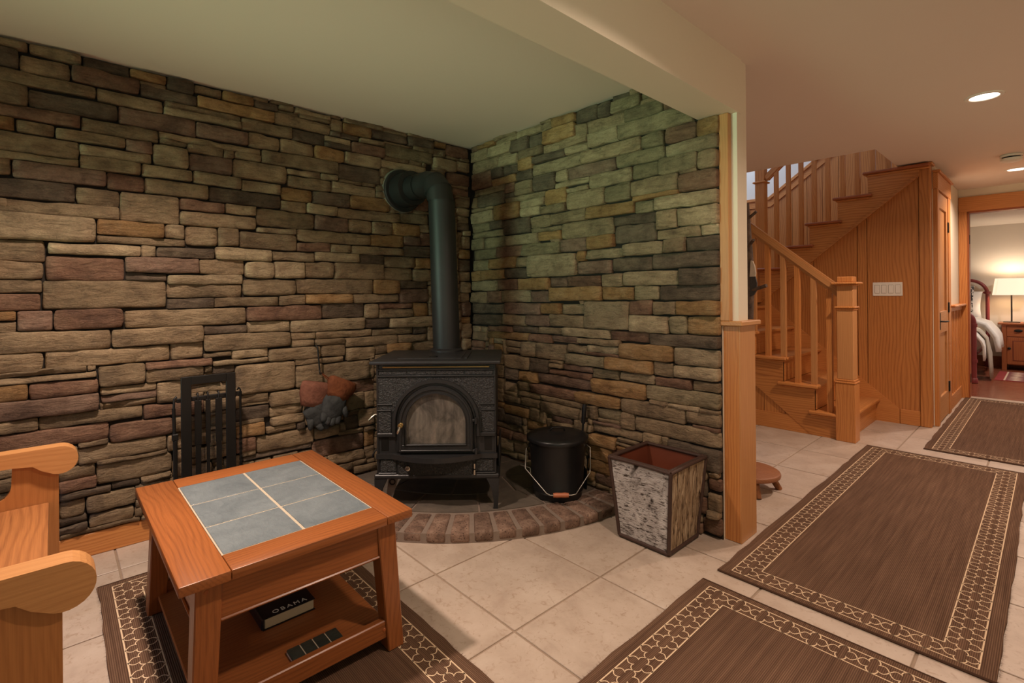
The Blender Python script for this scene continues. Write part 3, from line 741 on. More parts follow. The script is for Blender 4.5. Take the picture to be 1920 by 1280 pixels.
def arch_band(name, ro, ri, zlow, y0, y1, mat, parent, n=28, zc=AZ):
    """round-headed band from zlow up around the arch"""
    out = [(-ro, Z(zlow))] + [(ro * math.cos(math.pi - math.pi * q / n), Z(zc + ro * math.sin(math.pi * q / n))) for q in range(n + 1)] + [(ro, Z(zlow))]
    inn = [(-ri, Z(zlow))] + [(ri * math.cos(math.pi - math.pi * q / n), Z(zc + ri * math.sin(math.pi * q / n))) for q in range(n + 1)] + [(ri, Z(zlow))]
    bm = bmesh.new(); N = len(out)
    def ring(pts, y): return [bm.verts.new((p[0], y, p[1])) for p in pts]
    b = 0.003
    of, inf = ring([(p[0] * (1 - b / ro), p[1]) for p in out], y0), ring([(p[0] * (1 + b / ri), p[1]) for p in inn], y0)
    om, im = ring(out, y0 + b), ring(inn, y0 + b)
    ob, ib = ring(out, y1), ring(inn, y1)
    for i in range(N - 1):
        bm.faces.new((of[i], of[i + 1], inf[i + 1], inf[i]))
        bm.faces.new((om[i], om[i + 1], of[i + 1], of[i])); bm.faces.new((inf[i], inf[i + 1], im[i + 1], im[i]))
        bm.faces.new((ob[i], ob[i + 1], om[i + 1], om[i])); bm.faces.new((im[i], im[i + 1], ib[i + 1], ib[i]))
    for e in (0, N - 1):
        bm.faces.new((of[e], om[e], ob[e], ib[e], im[e], inf[e]))
    return bm_obj(name, bm, mat, parent, smooth=True, angle=35)
arch_band('arch_surround', 0.214, 0.197, 0.410, -0.022, 0.001, M_iron, stove)
arch_band('arch_surround', 0.197, 0.184, 0.335, -0.010, 0.001, M_iron, stove)
# door with round-headed glass
door = arch_band('firebox_door', 0.183, 0.146, 0.372, -0.026, 0.001, M_iron, stove)
ORG[door.name] = Vector((0, 0, 0))
arch_band('door_bead', 0.178, 0.166, 0.345, -0.032, -0.02, M_iron, door)
arch_band('door_bead', 0.152, 0.145, 0.372, -0.031, -0.02, M_iron, door)
box('door_rail', -0.183, 0.183, -0.026, 0.001, Z(0.333), Z(0.372), M_iron, door, bevel=0.004)
box('door_bead', -0.178, 0.178, -0.032, -0.02, Z(0.338), Z(0.346), M_iron, door, bevel=0.002)
box('door_bead', -0.150, 0.150, -0.031, -0.02, Z(0.366), Z(0.373), M_iron, door, bevel=0.002)
def reflection_glass():  # grey streaks in the colour stand in for reflections on the pane
    t = NT('painted_reflection_glass'); v = t.coords((7, 1, 5), rnd=False)
    n = t.noise(v, 1.6, 6, 0.65, 0.8); n2 = t.noise(t.coords((26, 1, 3), rnd=False), 1.0, 4, 0.6)
    f = t.math('ADD', t.math('MULTIPLY', n, 0.7), t.math('MULTIPLY', n2, 0.35))
    c = t.ramp(f, [(0.30, s2l((34, 34, 33))), (0.46, s2l((76, 73, 68))), (0.6, s2l((110, 104, 96))), (0.8, s2l((132, 118, 106)))])
    return t.done(c, t.ramp(n, [(0.3, 0.12), (0.7, 0.3)]), spec=0.6)
n = 24
gl = [(-0.147, Z(0.371))] + [(0.147 * math.cos(math.pi - math.pi * q / n), Z(AZ + 0.147 * math.sin(math.pi * q / n))) for q in range(n + 1)] + [(0.147, Z(0.371))]
setp(prism('door_glass', gl, 'y', -0.012, -0.007, reflection_glass(), door), 'arched glass pane with reflections put into its colour')
kn = lathe('door_handle', [(0, 0), (0.010, 0), (0.011, 0.012), (0.007, 0.016), (0.013, 0.026), (0.009, 0.036), (0, 0.038)], (-0.167, -0.026, Z(0.470)), M_brass, door, seg=16, rot=(math.pi / 2, 0, 0))
tube('handle_grip', [(-0.167, -0.058, Z(0.470)), (-0.172, -0.066, Z(0.452)), (-0.178, -0.068, Z(0.436))], 0.006, M_chrome, door, seg=8, radii=[0.005, 0.007, 0.005])
for hz in (0.487, 0.339):
    box('door_hinge', 0.176, 0.208, -0.030, -0.004, Z(hz - 0.007), Z(hz + 0.007), M_iron, stove, bevel=0.003)
    lathe('hinge_pin', [(0, -0.014), (0.007, -0.014), (0.007, 0.014), (0, 0.016)], (0.196, -0.031, Z(hz)), M_iron, stove, seg=12)
# ash ledge with bowed front
pts = [(-0.295, 0.01), (-0.295, -0.012)] + [(-0.22 + 0.44 * q / 12, -0.012 - 0.075 * math.sin(math.pi * q / 12)) for q in range(13)] + [(0.298, -0.012), (0.298, 0.01)]
prism('ash_ledge', pts, 'z', Z(0.298), Z(0.322), M_iron, stove, bevel=0.003)
# lower front: ash door and side panels
box('ash_door', -0.190, 0.178, -0.012, 0.002, Z(0.205), Z(0.296), M_peb, stove, bevel=0.004)
box('lower_frame_panel', -0.276, -0.200, -0.006, 0.002, Z(0.232), Z(0.294), M_peb, stove, bevel=0.003)
box('lower_frame_panel', 0.190, 0.278, -0.006, 0.002, Z(0.232), Z(0.294), M_peb, stove, bevel=0.003)
box('lower_lip', -0.285, -0.196, -0.012, 0.002, Z(0.222), Z(0.230), M_iron, stove, bevel=0.002)
box('lower_lip', 0.186, 0.290, -0.012, 0.002, Z(0.222), Z(0.230), M_iron, stove, bevel=0.002)
lathe('ash_door_knob', [(0, 0), (0.006, 0), (0.006, 0.008), (0.013, 0.014), (0.012, 0.022), (0, 0.025)], (-0.137, -0.012, Z(0.258)), M_chrome, stove, seg=16, rot=(math.pi / 2, 0, 0))
for hz in (0.262, 0.232):
    lathe('ash_door_hinge', [(0, -0.012), (0.006, -0.012), (0.006, 0.012), (0, 0.013)], (0.186, -0.015, Z(hz)), M_chrome, stove, seg=10)
# base skirt and four tapering legs
box('base_skirt', -0.305, 0.307, -0.014, 0.455, Z(0.200), Z(0.222), M_iron, stove, bevel=0.005)
for sx in (-1, 1):
    for yb, sy in ((0.0, -1), (0.44, 1)):
        bm = bmesh.new(); rings = []
        for z, wx, ix in ((0.202, 0.050, 0.0), (0.178, 0.040, 0.0), (0.140, 0.026, 0.002), (0.09, 0.018, 0.004), (0.052, 0.017, 0.006), (HZ, 0.019, 0.006)):
            xo = sx * (0.305 - ix); xi = sx * (0.305 - ix - wx * 1.25)
            yo = yb + sy * (0.010 - ix * 0.3); yi = yo - sy * wx * 1.1
            rings.append([bm.verts.new((a_, b_, Z(z))) for a_, b_ in ((xo, yo), (xi, yo), (xi, yi), (xo, yi))])
        for A, B in zip(rings, rings[1:]):
            for q in range(4): bm.faces.new((A[q], A[(q + 1) % 4], B[(q + 1) % 4], B[q]))
        bm.faces.new(rings[0]); bm.faces.new(rings[-1])
        bm_obj('leg', bm, M_iron, stove)
# side details
tube('damper_handle', [(-0.285, 0.06, Z(0.498)), (-0.318, 0.055, Z(0.500)), (-0.332, 0.045, Z(0.488)), (-0.346, 0.04, Z(0.476))], 0.006, M_chrome, stove, seg=8)
tube('air_lever', [(-0.285, 0.06, Z(0.318)), (-0.315, 0.055, Z(0.322)), (-0.328, 0.05, Z(0.300)), (-0.332, 0.05, Z(0.286))], 0.004, M_blk, stove, seg=8)
box('side_shield', 0.300, 0.308, 0.10, 0.40, Z(0.19), Z(0.33), M_iron, stove, bevel=0.003)
box('side_panel', 0.285, 0.291, 0.05, 0.40, Z(0.40), Z(0.68), M_peb, stove, bevel=0.004)
box('side_panel', -0.291, -0.285, 0.05, 0.40, Z(0.40), Z(0.68), M_peb, stove, bevel=0.004)

# steel plate propped behind the front leg
hb = thing('hearth_bracket', 'small pale metal plate with a hole under the stove', 'bracket', (SO.x, SO.y, HZ), YAW, local=True)
prism('plate', [(-0.262, Z(0.062)), (-0.235, Z(0.060)), (-0.196, Z(0.197)), (-0.245, Z(0.197))], 'y', 0.030, 0.034, plain('pale_metal', s2l((120, 112, 106)), 0.4, 0.6), hb)
lathe('bolt', [(0.010, 0.0), (0.011, 0.003), (0.016, 0.003), (0.016, 0), ], (-0.226, 0.029, Z(0.172)), M_blk, hb, seg=16, rot=(math.pi / 2, 0, 0))

# ------------------------------------------------------------------ flue pipe
PX, PY = -2.352, 1.652
flue = thing('stove_pipe', 'black stove pipe rising from the stove and elbowing into the stone wall', 'stove pipe', (PX, PY, 0.80))
PR = 0.0765
tilt = Vector((-0.020, -0.014, 0.86)).normalized()
def pz(z): 
    t_ = (z - 0.79) / tilt.z
    return Vector((PX, PY, 0.79)) + tilt * t_
def rings_tube(name, centers, dirs, r, seg=36):
    bm = bmesh.new(); R_ = []
    for c, d in zip(centers, dirs):
        d = Vector(d).normalized(); a_ = Vector((0, 1, 0)); b_ = d.cross(a_).normalized()
        R_.append([bm.verts.new(Vector(c) + (a_ * math.cos(2 * math.pi * q / seg) + b_ * math.sin(2 * math.pi * q / seg)) * r) for q in range(seg)])
    for A, B in zip(R_, R_[1:]):
        for q in range(seg): bm.faces.new((A[q], A[(q + 1) % seg], B[(q + 1) % seg], B[q]))
    o_ = Vector(centers[0])
    bmesh.ops.translate(bm, verts=bm.verts, vec=-o_)
    return bm_obj(name, bm, M_pipe, flue, smooth=True, origin=o_, angle=20)
rings_tube('pipe_section', [pz(0.79), pz(1.22)], [(0, 0, 1)] * 2, PR)
rings_tube('pipe_section', [pz(1.21), pz(1.635)], [(0, 0, 1)] * 2, PR - 0.0012)
for zz in (1.215, 1.635, 0.815):
    rings_tube('pipe_seam', [pz(zz - .004), pz(zz), pz(zz + .004)], [(0, 0, 1)] * 3, PR + 0.0016)
E0 = pz(1.635); RB = 0.118
CC = Vector((E0.x - RB, E0.y - 0.006, 1.635))
gores = 3
cs = []
for q in range(gores + 1):
    t_ = math.pi / 2 * q / gores
    cs.append((CC + Vector((RB * math.cos(t_), 0, RB * math.sin(t_))), Vector((-math.sin(t_), 0, math.cos(t_)))))
for q in range(gores):
    rings_tube('elbow_gore', [cs[q][0], cs[q + 1][0]], [cs[q][1], cs[q + 1][1]], PR + (0.001 if q % 2 else 0.0))
    if q: rings_tube('elbow_seam', [cs[q][0] - cs[q][1] * .003, cs[q][0], cs[q][0] + cs[q][1] * .003], [cs[q][1]] * 3, PR + 0.0028)
HZP = CC.z + RB
rings_tube('wall_run', [(CC.x, CC.y, HZP), (-2.60, CC.y - .01, HZP), (-2.76, CC.y - .02, HZP)], [(-1, 0, 0)] * 3, PR - 0.001)
rings_tube('pipe_seam', [(-2.555, CC.y - .008, HZP), (-2.56, CC.y - .008, HZP), (-2.565, CC.y - .008, HZP)], [(-1, 0, 0)] * 3, PR + 0.0018)
rings_tube('thimble_sleeve', [(-2.645, CC.y - .015, HZP), (-2.77, CC.y - .02, HZP)], [(-1, 0, 0)] * 2, 0.105)
lathe('wall_collar', [(0.078, 0.0), (0.125, 0.0), (0.132, -0.006), (0.132, -0.022), (0.118, -0.024)][::-1], (-2.745, CC.y - .018, HZP), M_pipe, flue, seg=40, rot=(0, math.pi / 2, 0))
lathe('sleeve_cap', [(0.076, 0.004), (0.104, 0.002), (0.106, -0.004)], (-2.645, CC.y - .014, HZP), M_pipe, flue, seg=40, rot=(0, math.pi / 2, 0))
lathe('mortar_ring', [(0.09, 0.0), (0.134, 0.0), (0.140, -0.03)], (-2.758, CC.y - .018, HZP), plain('pale_mortar', s2l((120, 118, 106)), 0.9), flue, seg=40, rot=(0, math.pi / 2, 0))
# ------------------------------------------------------------------ rugs
def ribbon(bm, pts, wd, z, closed=False):
    pts = [Vector((p[0], p[1], 0)) for p in pts]
    n = len(pts); L = []; R_ = []
    for i, p in enumerate(pts):
        if closed: t_ = (pts[(i + 1) % n] - pts[i - 1])
        else: t_ = pts[min(i + 1, n - 1)] - pts[max(i - 1, 0)]
        if t_.length < 1e-9: t_ = Vector((1, 0, 0))
        t_.normalize(); nn = Vector((-t_.y, t_.x, 0)) * wd / 2
        L.append(bm.verts.new((p.x + nn.x, p.y + nn.y, z))); R_.append(bm.verts.new((p.x - nn.x, p.y - nn.y, z)))
    for i in range(n if closed else n - 1):
        j = (i + 1) % n
        bm.faces.new((R_[i], R_[j], L[j], L[i]))
def motif(bm, cx, cy, hx, hy, z, swap=False):
    """quatrefoil: pointed lobes reach +-hx, round lobes reach +-hy, small hooks at the cusps"""
    def put(pts, wd=0.0031):
        ribbon(bm, [((cx + b, cy + a) if swap else (cx + a, cy + b)) for a, b in pts], wd, z)
    qx, qy = hx * 0.36, hy * 0.42
    for sx in (-1, 1):
        for sy in (-1, 1):
            # pointed lobe half: from tip (hx,0) bulging to the cusp (qx,qy)
            p = []
            for i in range(8):
                t_ = i / 7
                a = hx + (qx - hx) * t_
                b = qy * t_ + hy * 0.34 * math.sin(math.pi * t_) * (1 - 0.35 * t_)
                p.append((sx * a, sy * b))
            p.append((sx * qx * 0.80, sy * qy * 0.80))
            put(p)
        # round lobes (top / bottom)
        p = []
        for i in range(9):
            t_ = math.pi * i / 8
            p.append((qx * math.cos(t_) * (1 + 0.16 * math.sin(t_)), sx * (qy + (hy - qy) * math.sin(t_))))
        put(p)
def make_rug(label, x0, y0, W_, L_, rot90=False, group='brown flatweave rugs with cream quatrefoil borders'):
    if rot90: loc = (x0 + L_ / 2, y0 + W_ / 2, 0); rz = math.pi / 2
    else: loc = (x0 + W_ / 2, y0 + L_ / 2, 0); rz = 0
    t_ = thing('area_rug', label, 'rug', loc, rz, group, local=True)
    hw, hl = W_ / 2, L_ / 2
    # field: gently wavy long edges
    bm = bmesh.new(); n = 24; rr = random.Random(int(abs(x0 * 977 + y0 * 131)))
    le = [(-hw + rr.uniform(-.004, .004), -hl + L_ * i / n) for i in range(n + 1)]
    re = [(hw + rr.uniform(-.004, .004), -hl + L_ * i / n) for i in range(n + 1)]
    zb, zt = 0.0008, 0.0065
    A = [[bm.verts.new((p[0], p[1], z)) for p in E_] for E_ in (le, re) for z in (zb, zt)]
    for i in range(n):
        bm.faces.new((A[1][i], A[3][i], A[3][i + 1], A[1][i + 1])); bm.faces.new((A[0][i], A[0][i + 1], A[2][i + 1], A[2][i]))
        bm.faces.new((A[0][i], A[1][i], A[1][i + 1], A[0][i + 1])); bm.faces.new((A[2][i], A[2][i + 1], A[3][i + 1], A[3][i]))
    for i in (0, n): bm.faces.new((A[0][i], A[1][i], A[3][i], A[2][i]))
    bm_obj('field', bm, M_rug, t_)
    for e_ in (-1, 1):
        tube('end_binding', [(-hw, e_ * hl, 0.0045), (0, e_ * (hl - .0015), 0.0045), (hw, e_ * hl, 0.0045)], 0.0042, M_rugedge, t_, seg=6)
    bm = bmesh.new(); z = zt + 0.0006
    ax1, ay1, ax2, ay2 = 0.042, 0.031, 0.126, 0.107
    for ax, ay in ((ax1, ay1), (ax2, ay2)):
        a, b = hw - ax, hl - ay; lw = 0.004
        for pts in ([(-a, -b), (a, -b)], [(-a, b), (a, b)], [(-a, -b), (-a, b)], [(a, -b), (a, b)]): ribbon(bm, pts, lw, z)
    # long sides: pointed lobes across
    cxs = hw - (ax1 + ax2) / 2; px_ = (ax2 - ax1) / 2
    nY = int(round((L_ - 2 * ay1) / 0.0712)); py = (L_ - 2 * ay1) / nY
    for s_ in (-1, 1):
        for i in range(nY): motif(bm, s_ * cxs, -hl + ay1 + py * (i + .5), px_, py / 2, z)
    nX = int(round((W_ - 2 * ax2) / 0.078)); pxx = (W_ - 2 * ax2) / nX
    for s_ in (-1, 1):
        for i in range(nX): motif(bm, -hw + ax2 + pxx * (i + .5), s_ * (hl - (ay1 + ay2) / 2), pxx / 2, (ay2 - ay1) / 2, z)
    setp(bm_obj('border_pattern', bm, M_rugline, t_), 'cream quatrefoil border')
    # frayed pile hairs on the long edges
    bm = bmesh.new()
    for s_ in (-1, 1):
        for i in range(int(L_ * 150)):
            yy = -hl + L_ * rr.random(); ln = rr.uniform(.003, .010); dy = rr.uniform(-.004, .004)
            a_ = (s_ * (hw - .002), yy, 0.004); b_ = (s_ * (hw + ln), yy + dy, rr.uniform(.001, .007))
            v = [bm.verts.new(p) for p in ((a_[0], a_[1] - .0006, a_[2]), (a_[0], a_[1] + .0006, a_[2]), b_)]
            bm.faces.new(v)
    o_ = bm_obj('frayed_edge', bm, M_rugedge, t_); o_['kind'] = 'stuff'
    return t_
make_rug('brown rug in the lower right foreground, cut off by the picture edge', -0.915, -0.49, 0.795, 2.312)
make_rug('brown rug lying whole in the hall beside the oak post', -0.905, 1.925, 0.795, 2.322)
make_rug('brown rug at the end of the hall before the bedroom doorway', -0.618, 4.438, 0.795, 2.41)
make_rug('brown rug under the tile-topped coffee table', -2.447, 0.113, 0.795, 1.50, rot90=True)

# ------------------------------------------------------------------ coffee table
tx0, tx1, ty0, ty1, TZ = -2.185, -1.362, 0.205, 0.822, 0.432
tab = thing('coffee_table', 'oak coffee table with six slate tiles set in its top', 'table', ((tx0 + tx1) / 2, (ty0 + ty1) / 2, 0))
FW = 0.098
TT = 0.026
def top_rail(name, x0, x1, y0, y1, ax): box(name, x0, x1, y0, y1, TZ - TT, TZ, wood('table', ax), tab, bevel=0.004, seg=2)
top_rail('top_rail', tx0, tx1, ty0, ty0 + FW + .012, 'X')
top_rail('top_rail', tx0, tx1, ty1 - FW + .012, ty1, 'X')
top_rail('top_rail', tx0, tx0 + FW + 0.002, ty0 + FW + .0125, ty1 - FW + .0115, 'Y')
top_rail('top_rail', tx1 - FW - 0.002, tx1, ty0 + FW + .0125, ty1 - FW + .0115, 'Y')
gx0, gx1, gy0, gy1 = tx0 + FW + .002, tx1 - FW - .002, ty0 + FW + .0125, ty1 - FW + .0115
box('tile_grout', gx0, gx1, gy0, gy1, TZ - TT, TZ - 0.0025, M_tgrout, tab, bevel=0)
nx_, ny_ = 3, 2
wx, wy = (gx1 - gx0) / nx_, (gy1 - gy0) / ny_
for i in range(nx_):
    for j in range(ny_):
        box('slate_tile', gx0 + i * wx + .0035, gx0 + (i + 1) * wx - .0035, gy0 + j * wy + .004, gy0 + (j + 1) * wy - .004, TZ - 0.014, TZ - 0.0006, M_slate, tab, bevel=0.0012)
# splayed square legs: outer feet and tops
fx0, fx1, fy0, fy1 = -2.152, -1.383, 0.228, 0.800
ux0, ux1, uy0, uy1 = -2.160, -1.388, 0.232, 0.796
LG = 0.060
for (ix, iy) in ((0, 0), (1, 0), (0, 1), (1, 1)):
    bm = bmesh.new(); rg = []
    for z, X0, X1, Y0, Y1, lw in ((0.0075, fx0, fx1, fy0, fy1, 0.052), (TZ - TT, ux0 + .014, ux1 - .014, uy0 + .014, uy1 - .014, LG)):
        xa = X0 if ix == 0 else X1 - lw; ya = Y0 if iy == 0 else Y1 - lw
        rg.append([bm.verts.new((a_, b_, z)) for a_, b_ in ((xa, ya), (xa + lw, ya), (xa + lw, ya + lw), (xa, ya + lw))])
    for q in range(4): bm.faces.new((rg[0][q], rg[0][(q + 1) % 4], rg[1][(q + 1) % 4], rg[1][q]))
    bm.faces.new(rg[0]); bm.faces.new(rg[1])
    bmesh.ops.bevel(bm, geom=list(bm.edges), offset=0.003, segments=1, affect='EDGES')
    c_ = Vector(((fx0 if ix == 0 else fx1), (fy0 if iy == 0 else fy1), 0.2))
    bmesh.ops.translate(bm, verts=bm.verts, vec=-c_)
    bm_obj('leg', bm, wood('table', 'Z'), tab, origin=c_)
AH = 0.112
box('apron', ux1 - .034, ux1 - .018, uy0 + .065, uy1 - .065, TZ - TT - AH, TZ - TT, wood('table', 'Y'), tab, bevel=0.002)
box('apron', ux0 + .018, ux0 + .034, uy0 + .065, uy1 - .065, TZ - TT - AH, TZ - TT, wood('table', 'Y'), tab, bevel=0.002)
box('apron', ux0 + .065, ux1 - .065, uy0 + .018, uy0 + .034, TZ - TT - AH, TZ - TT, wood('table', 'X'), tab, bevel=0.002)
box('apron', ux0 + .065, ux1 - .065, uy1 - .034, uy1 - .018, TZ - TT - AH, TZ - TT, wood('table', 'X'), tab, bevel=0.002)
box('apron_bead', ux1 - .020, ux1 - .012, uy0 + .065, uy1 - .065, TZ - TT - AH, TZ - TT - AH + .008, wood('table', 'Y'), tab, bevel=0.003)
box('apron_bead', ux0 + .065, ux1 - .065, uy0 + .012, uy0 + .020, TZ - TT - AH, TZ - TT - AH + .008, wood('table', 'X'), tab, bevel=0.003)
SHZ = 0.070
box('shelf', fx0 + .03, fx1 - .03, fy0 + .03, fy1 - .03, SHZ - .014, SHZ, wood('table', 'Y'), tab, bevel=0.002)
for (x0, x1) in ((fx1 - .034, fx1 - .010), (fx0 + .010, fx0 + .034)):
    box('stretcher', x0, x1, fy0 + .050, fy1 - .050, SHZ - .022, SHZ + .033, wood('table', 'Y'), tab, bevel=0.003)
for yb in (fy0 + 0.062, fy1 - 0.062):   # oak plugs on the near face
    lathe('wood_plug', [(0, 0), (.006, 0), (.005, .0015), (0, .002)], (fx1 - .010, yb, SHZ + .006), wood('cherry', 'X'), tab, seg=12, rot=(0, math.pi / 2, 0))
for z_ in (0.30, 0.38):
    lathe('wood_plug', [(0, 0), (.006, 0), (.005, .0015), (0, .002)], (ux1 - .0135, fy0 + .040, z_), wood('cherry', 'X'), tab, seg=12, rot=(0, math.pi / 2, 0))

# book on the shelf: fore-edge faces the room, cover up
M_cover = plain('black_book_cover', s2l((18, 18, 24)), 0.3, var=0.1)
M_pages = plain('book_pages', s2l((188, 176, 152)), 0.8, var=0.1, scale=400)
bk = thing('book', 'thick hardback book with black cover lying on the table shelf', 'book', (-1.77, 0.546, SHZ), math.radians(90), local=True)
BW, BD, BH = 0.160, 0.240, 0.036
box('page_block', -BW / 2 + .006, BW / 2 - .004, -BD / 2 + .002, BD / 2 - .004, 0.003, BH - .003, M_pages, bk, bevel=0.002)
cv = box('front_cover', -BW / 2, BW / 2, -BD / 2, BD / 2, BH - .003, BH, M_cover, bk, bevel=0.001)
box('back_cover', -BW / 2, BW / 2, -BD / 2, BD / 2, 0.0, 0.003, M_cover, bk, bevel=0.001)
box('spine', -BW / 2 - .004, -BW / 2 + .006, -BD / 2, BD / 2, 0.0, BH, M_cover, bk, bevel=0.004)
def text(name, body_, size, loc, rot, mat, parent, extrude=0.0004, align='CENTER', spacing=1.0):
    cu = bpy.data.curves.new(name, 'FONT'); cu.body = body_; cu.size = size; cu.extrude = extrude
    cu.align_x = align; cu.align_y = 'CENTER'; cu.space_character = spacing
    ob = bpy.data.objects.new(name, cu); link(ob)
    dg = bpy.context.evaluated_depsgraph_get()
    me = bpy.data.meshes.new_from_object(ob.evaluated_get(dg))
    bpy.data.objects.remove(ob, do_unlink=True); bpy.data.curves.remove(cu)
    me.name = name
    o_ = from_me(name, me, mat, parent, False, loc, rot)
    return o_
M_titleink = plain('white_title_ink', s2l((206, 206, 202)), 0.6, var=0.03)
text('cover_title', 'OBAMA', 0.025, (0.005, -BD / 2 + .018, BH + .0004), (0, 0, 0), M_titleink, bk, spacing=1.35)
# dark tile strip on the shelf
st_ = thing('slate_strip', 'dark slate strip with pale lines lying on the table shelf', 'tile strip', (-1.472, 0.558, SHZ), math.radians(90), local=True)
box('backing', -0.073, 0.073, -0.027, 0.027, 0.0, 0.010, M_tgrout, st_, bevel=0.002)
xs = [-0.074, -0.036, 0.0, 0.037, 0.074]
for i in range(4):
    box('slate_piece', xs[i] + .0012, xs[i + 1] - .0012, -0.0282, 0.0282, 0.0008, 0.0125, M_dslate, st_, bevel=0.003, seg=2)

# ------------------------------------------------------------------ pew bench
bn = thing('pew_bench', 'honey pine pew bench with scrolled arms at the left edge', 'bench', (-1.8, -0.2, 0))
def arm_profile():
    """(y, z) outline of the armrest: flat top, bulbous front end, lower underside at the nose"""
    yf, zt = 0.058, 0.600
    r_ = 0.046; cy_, cz_ = yf - r_, zt - r_
    pts = [(-0.46, zt), (cy_, zt)]
    for q in range(1, 15):
        t_ = math.pi / 2 - math.pi * 1.12 * q / 14
        pts.append((cy_ + r_ * math.cos(t_), cz_ + r_ * math.sin(t_)))
    pts += [(-0.035, zt - .072), (-0.055, zt - .054), (-0.10, zt - .048), (-0.46, zt - .048)]
    return pts
def end_panel(xc):
    p = prism('arm_rest', arm_profile(), 'x', xc - .029, xc + .029, wood('pale', 'Y'), bn, bevel=0.006)
    # side panel: front post, notch under the arm, seat-height board
    pts = [(0.008, 0.0), (0.008, 0.530)] + [(0.008 - .016 * math.sin(t_), 0.530 + .016 * (1 - math.cos(t_))) for t_ in (0.5, 1.0, 1.5)] + [(-0.095, 0.553), (-0.104, 0.548), (-0.106, 0.49)]
    pts += [(-0.106 - .055 * (1 - math.cos(t_)), 0.49 - .05 * math.sin(t_)) for t_ in (0.4, 0.8, 1.2, 1.57)]
    pts += [(-0.40, 0.44), (-0.40, 0.553), (-0.50, 0.553), (-0.50, 0.0), (-0.40, 0.0), (-0.40, 0.06), (-0.10, 0.06), (-0.10, 0.0)]
    prism('end_panel', pts, 'x', xc - .014, xc + .014, wood('pine', 'Z'), bn, bevel=0.003)
end_panel(-2.300); end_panel(-1.296)
box('seat', -2.283, -1.313, -0.47, -0.016, 0.395, 0.418, wood('seat', 'X'), bn, bevel=0.005, seg=2)
box('front_rail', -2.284, -1.312, -0.050, -0.028, 0.300, 0.394, wood('pine', 'X'), bn, bevel=0.003)
for i in range(4):
    box('back_board', -2.284, -1.312, -0.478 - .008 * i, -0.458 - .008 * i, 0.440 + i * .115, 0.552 + i * .115, wood('pine', 'X'), bn, bevel=0.003)
box('top_rail', -2.31, -1.286, -0.53, -0.48, 0.905, 0.945, wood('pale', 'X'), bn, bevel=0.006)
for xc in (-2.296, -1.300):
    box('back_post', xc - .014, xc + .014, -0.52, -0.455, 0.553, 0.905, wood('pine', 'Z'), bn, bevel=0.003)

# ------------------------------------------------------------------ fireplace tool stand
fx = -2.655
ts = thing('fire_tool_stand', 'tall black rectangular fire tool stand against the left stone wall', 'tool stand', (fx, 0.525, 0))
ya, yb_ = 0.416, 0.636
box('upright', fx - .007, fx + .007, ya, ya + .040, 0.012, 0.739, M_blk, ts, bevel=0.002)
box('upright', fx - .007, fx + .007, yb_ - .040, yb_, 0.012, 0.739, M_blk, ts, bevel=0.002)
box('top_bar', fx - .0075, fx + .0075, ya + .0385, yb_ - .0385, 0.702, 0.739, M_blk, ts, bevel=0.002)
box('base_plate', fx - .075, fx + .075, ya - .01, yb_ + .01, 0.0, 0.012, M_blk, ts, bevel=0.003)
box('hanger_bar', fx - .030, fx - .018, ya - .014, yb_ + .034, 0.622, 0.642, M_blk, ts, bevel=0.003)
for yy in (ya + 0.012, yb_ - 0.012):
    box('hanger_stay', fx - .02, fx - .004, yy - .008, yy + .008, 0.624, 0.640, M_blk, ts, bevel=0.002)
hx_ = fx - .024
grp = 'fire tools on the tool stand'
def flat_tool(name, label, yc, wd, z0, head):
    o_ = thing(name, label, 'fire tool', (hx_ + .012, yc, z0), group=grp)
    box('handle', hx_ + .010, hx_ + .017, yc - wd / 2, yc + wd / 2, 0.42, 0.625, M_blk, o_, bevel=0.002)
    box('shaft', hx_ + .010, hx_ + .016, yc - wd / 2 + .003, yc + wd / 2 - .003, z0 + .10, 0.421, M_blk, o_, bevel=0.001)
    tube('hook', [(hx_ + .0135, yc, 0.622), (hx_ + .0135, yc, 0.648), (hx_ + .004, yc, 0.656), (hx_ - .010, yc, 0.650)], 0.004, M_blk, o_, seg=8)
    if head == 'brush': box('bristles', hx_ + .004, hx_ + .024, yc - .026, yc + .026, z0, z0 + .105, M_blk, o_, bevel=0.004)
    elif head == 'shovel': prism('pan', [(yc - .032, z0), (yc + .032, z0), (yc + .034, z0 + .085), (yc + .012, z0 + .115), (yc - .012, z0 + .115), (yc - .034, z0 + .085)], 'x', hx_ + .010, hx_ + .015, M_blk, o_)
    else: box('jaw', hx_ + .008, hx_ + .019, yc - .010, yc + .010, z0, z0 + .105, M_blk, o_, bevel=0.003)
    return o_
flat_tool('fire_shovel', 'black flat-handled shovel hanging left in the tool stand', 0.484, 0.028, 0.06, 'shovel')
flat_tool('fire_tongs', 'black flat-handled tongs hanging in the middle of the tool stand', 0.524, 0.020, 0.08, 'tongs')
flat_tool('hearth_brush', 'black flat-handled brush hanging right in the tool stand', 0.568, 0.028, 0.06, 'brush')
pk = thing('fire_poker', 'slim twisted black poker hanging at the right end of the tool stand', 'fire tool', (hx_, 0.662, 0.08), group=grp)
bm = bmesh.new()
tube_bm(bm, [(0, 0, 0.56), (0, 0, 0.57), (-.010, -.004, 0.578), (-.018, -.008, 0.568)], 0.004, 8)
tube_bm(bm, [(0, 0, 0.36), (0, 0, 0.56)], 0.0052, 8)
rg = []
for i in range(41):   # twisted square bar
    z = 0.02 + 0.34 * i / 40; t_ = i * 0.55 if i > 12 else 12 * .55
    rg.append([bm.verts.new((0.0072 * math.cos(t_ + q * math.pi / 2), 0.0072 * math.sin(t_ + q * math.pi / 2), z)) for q in range(4)])
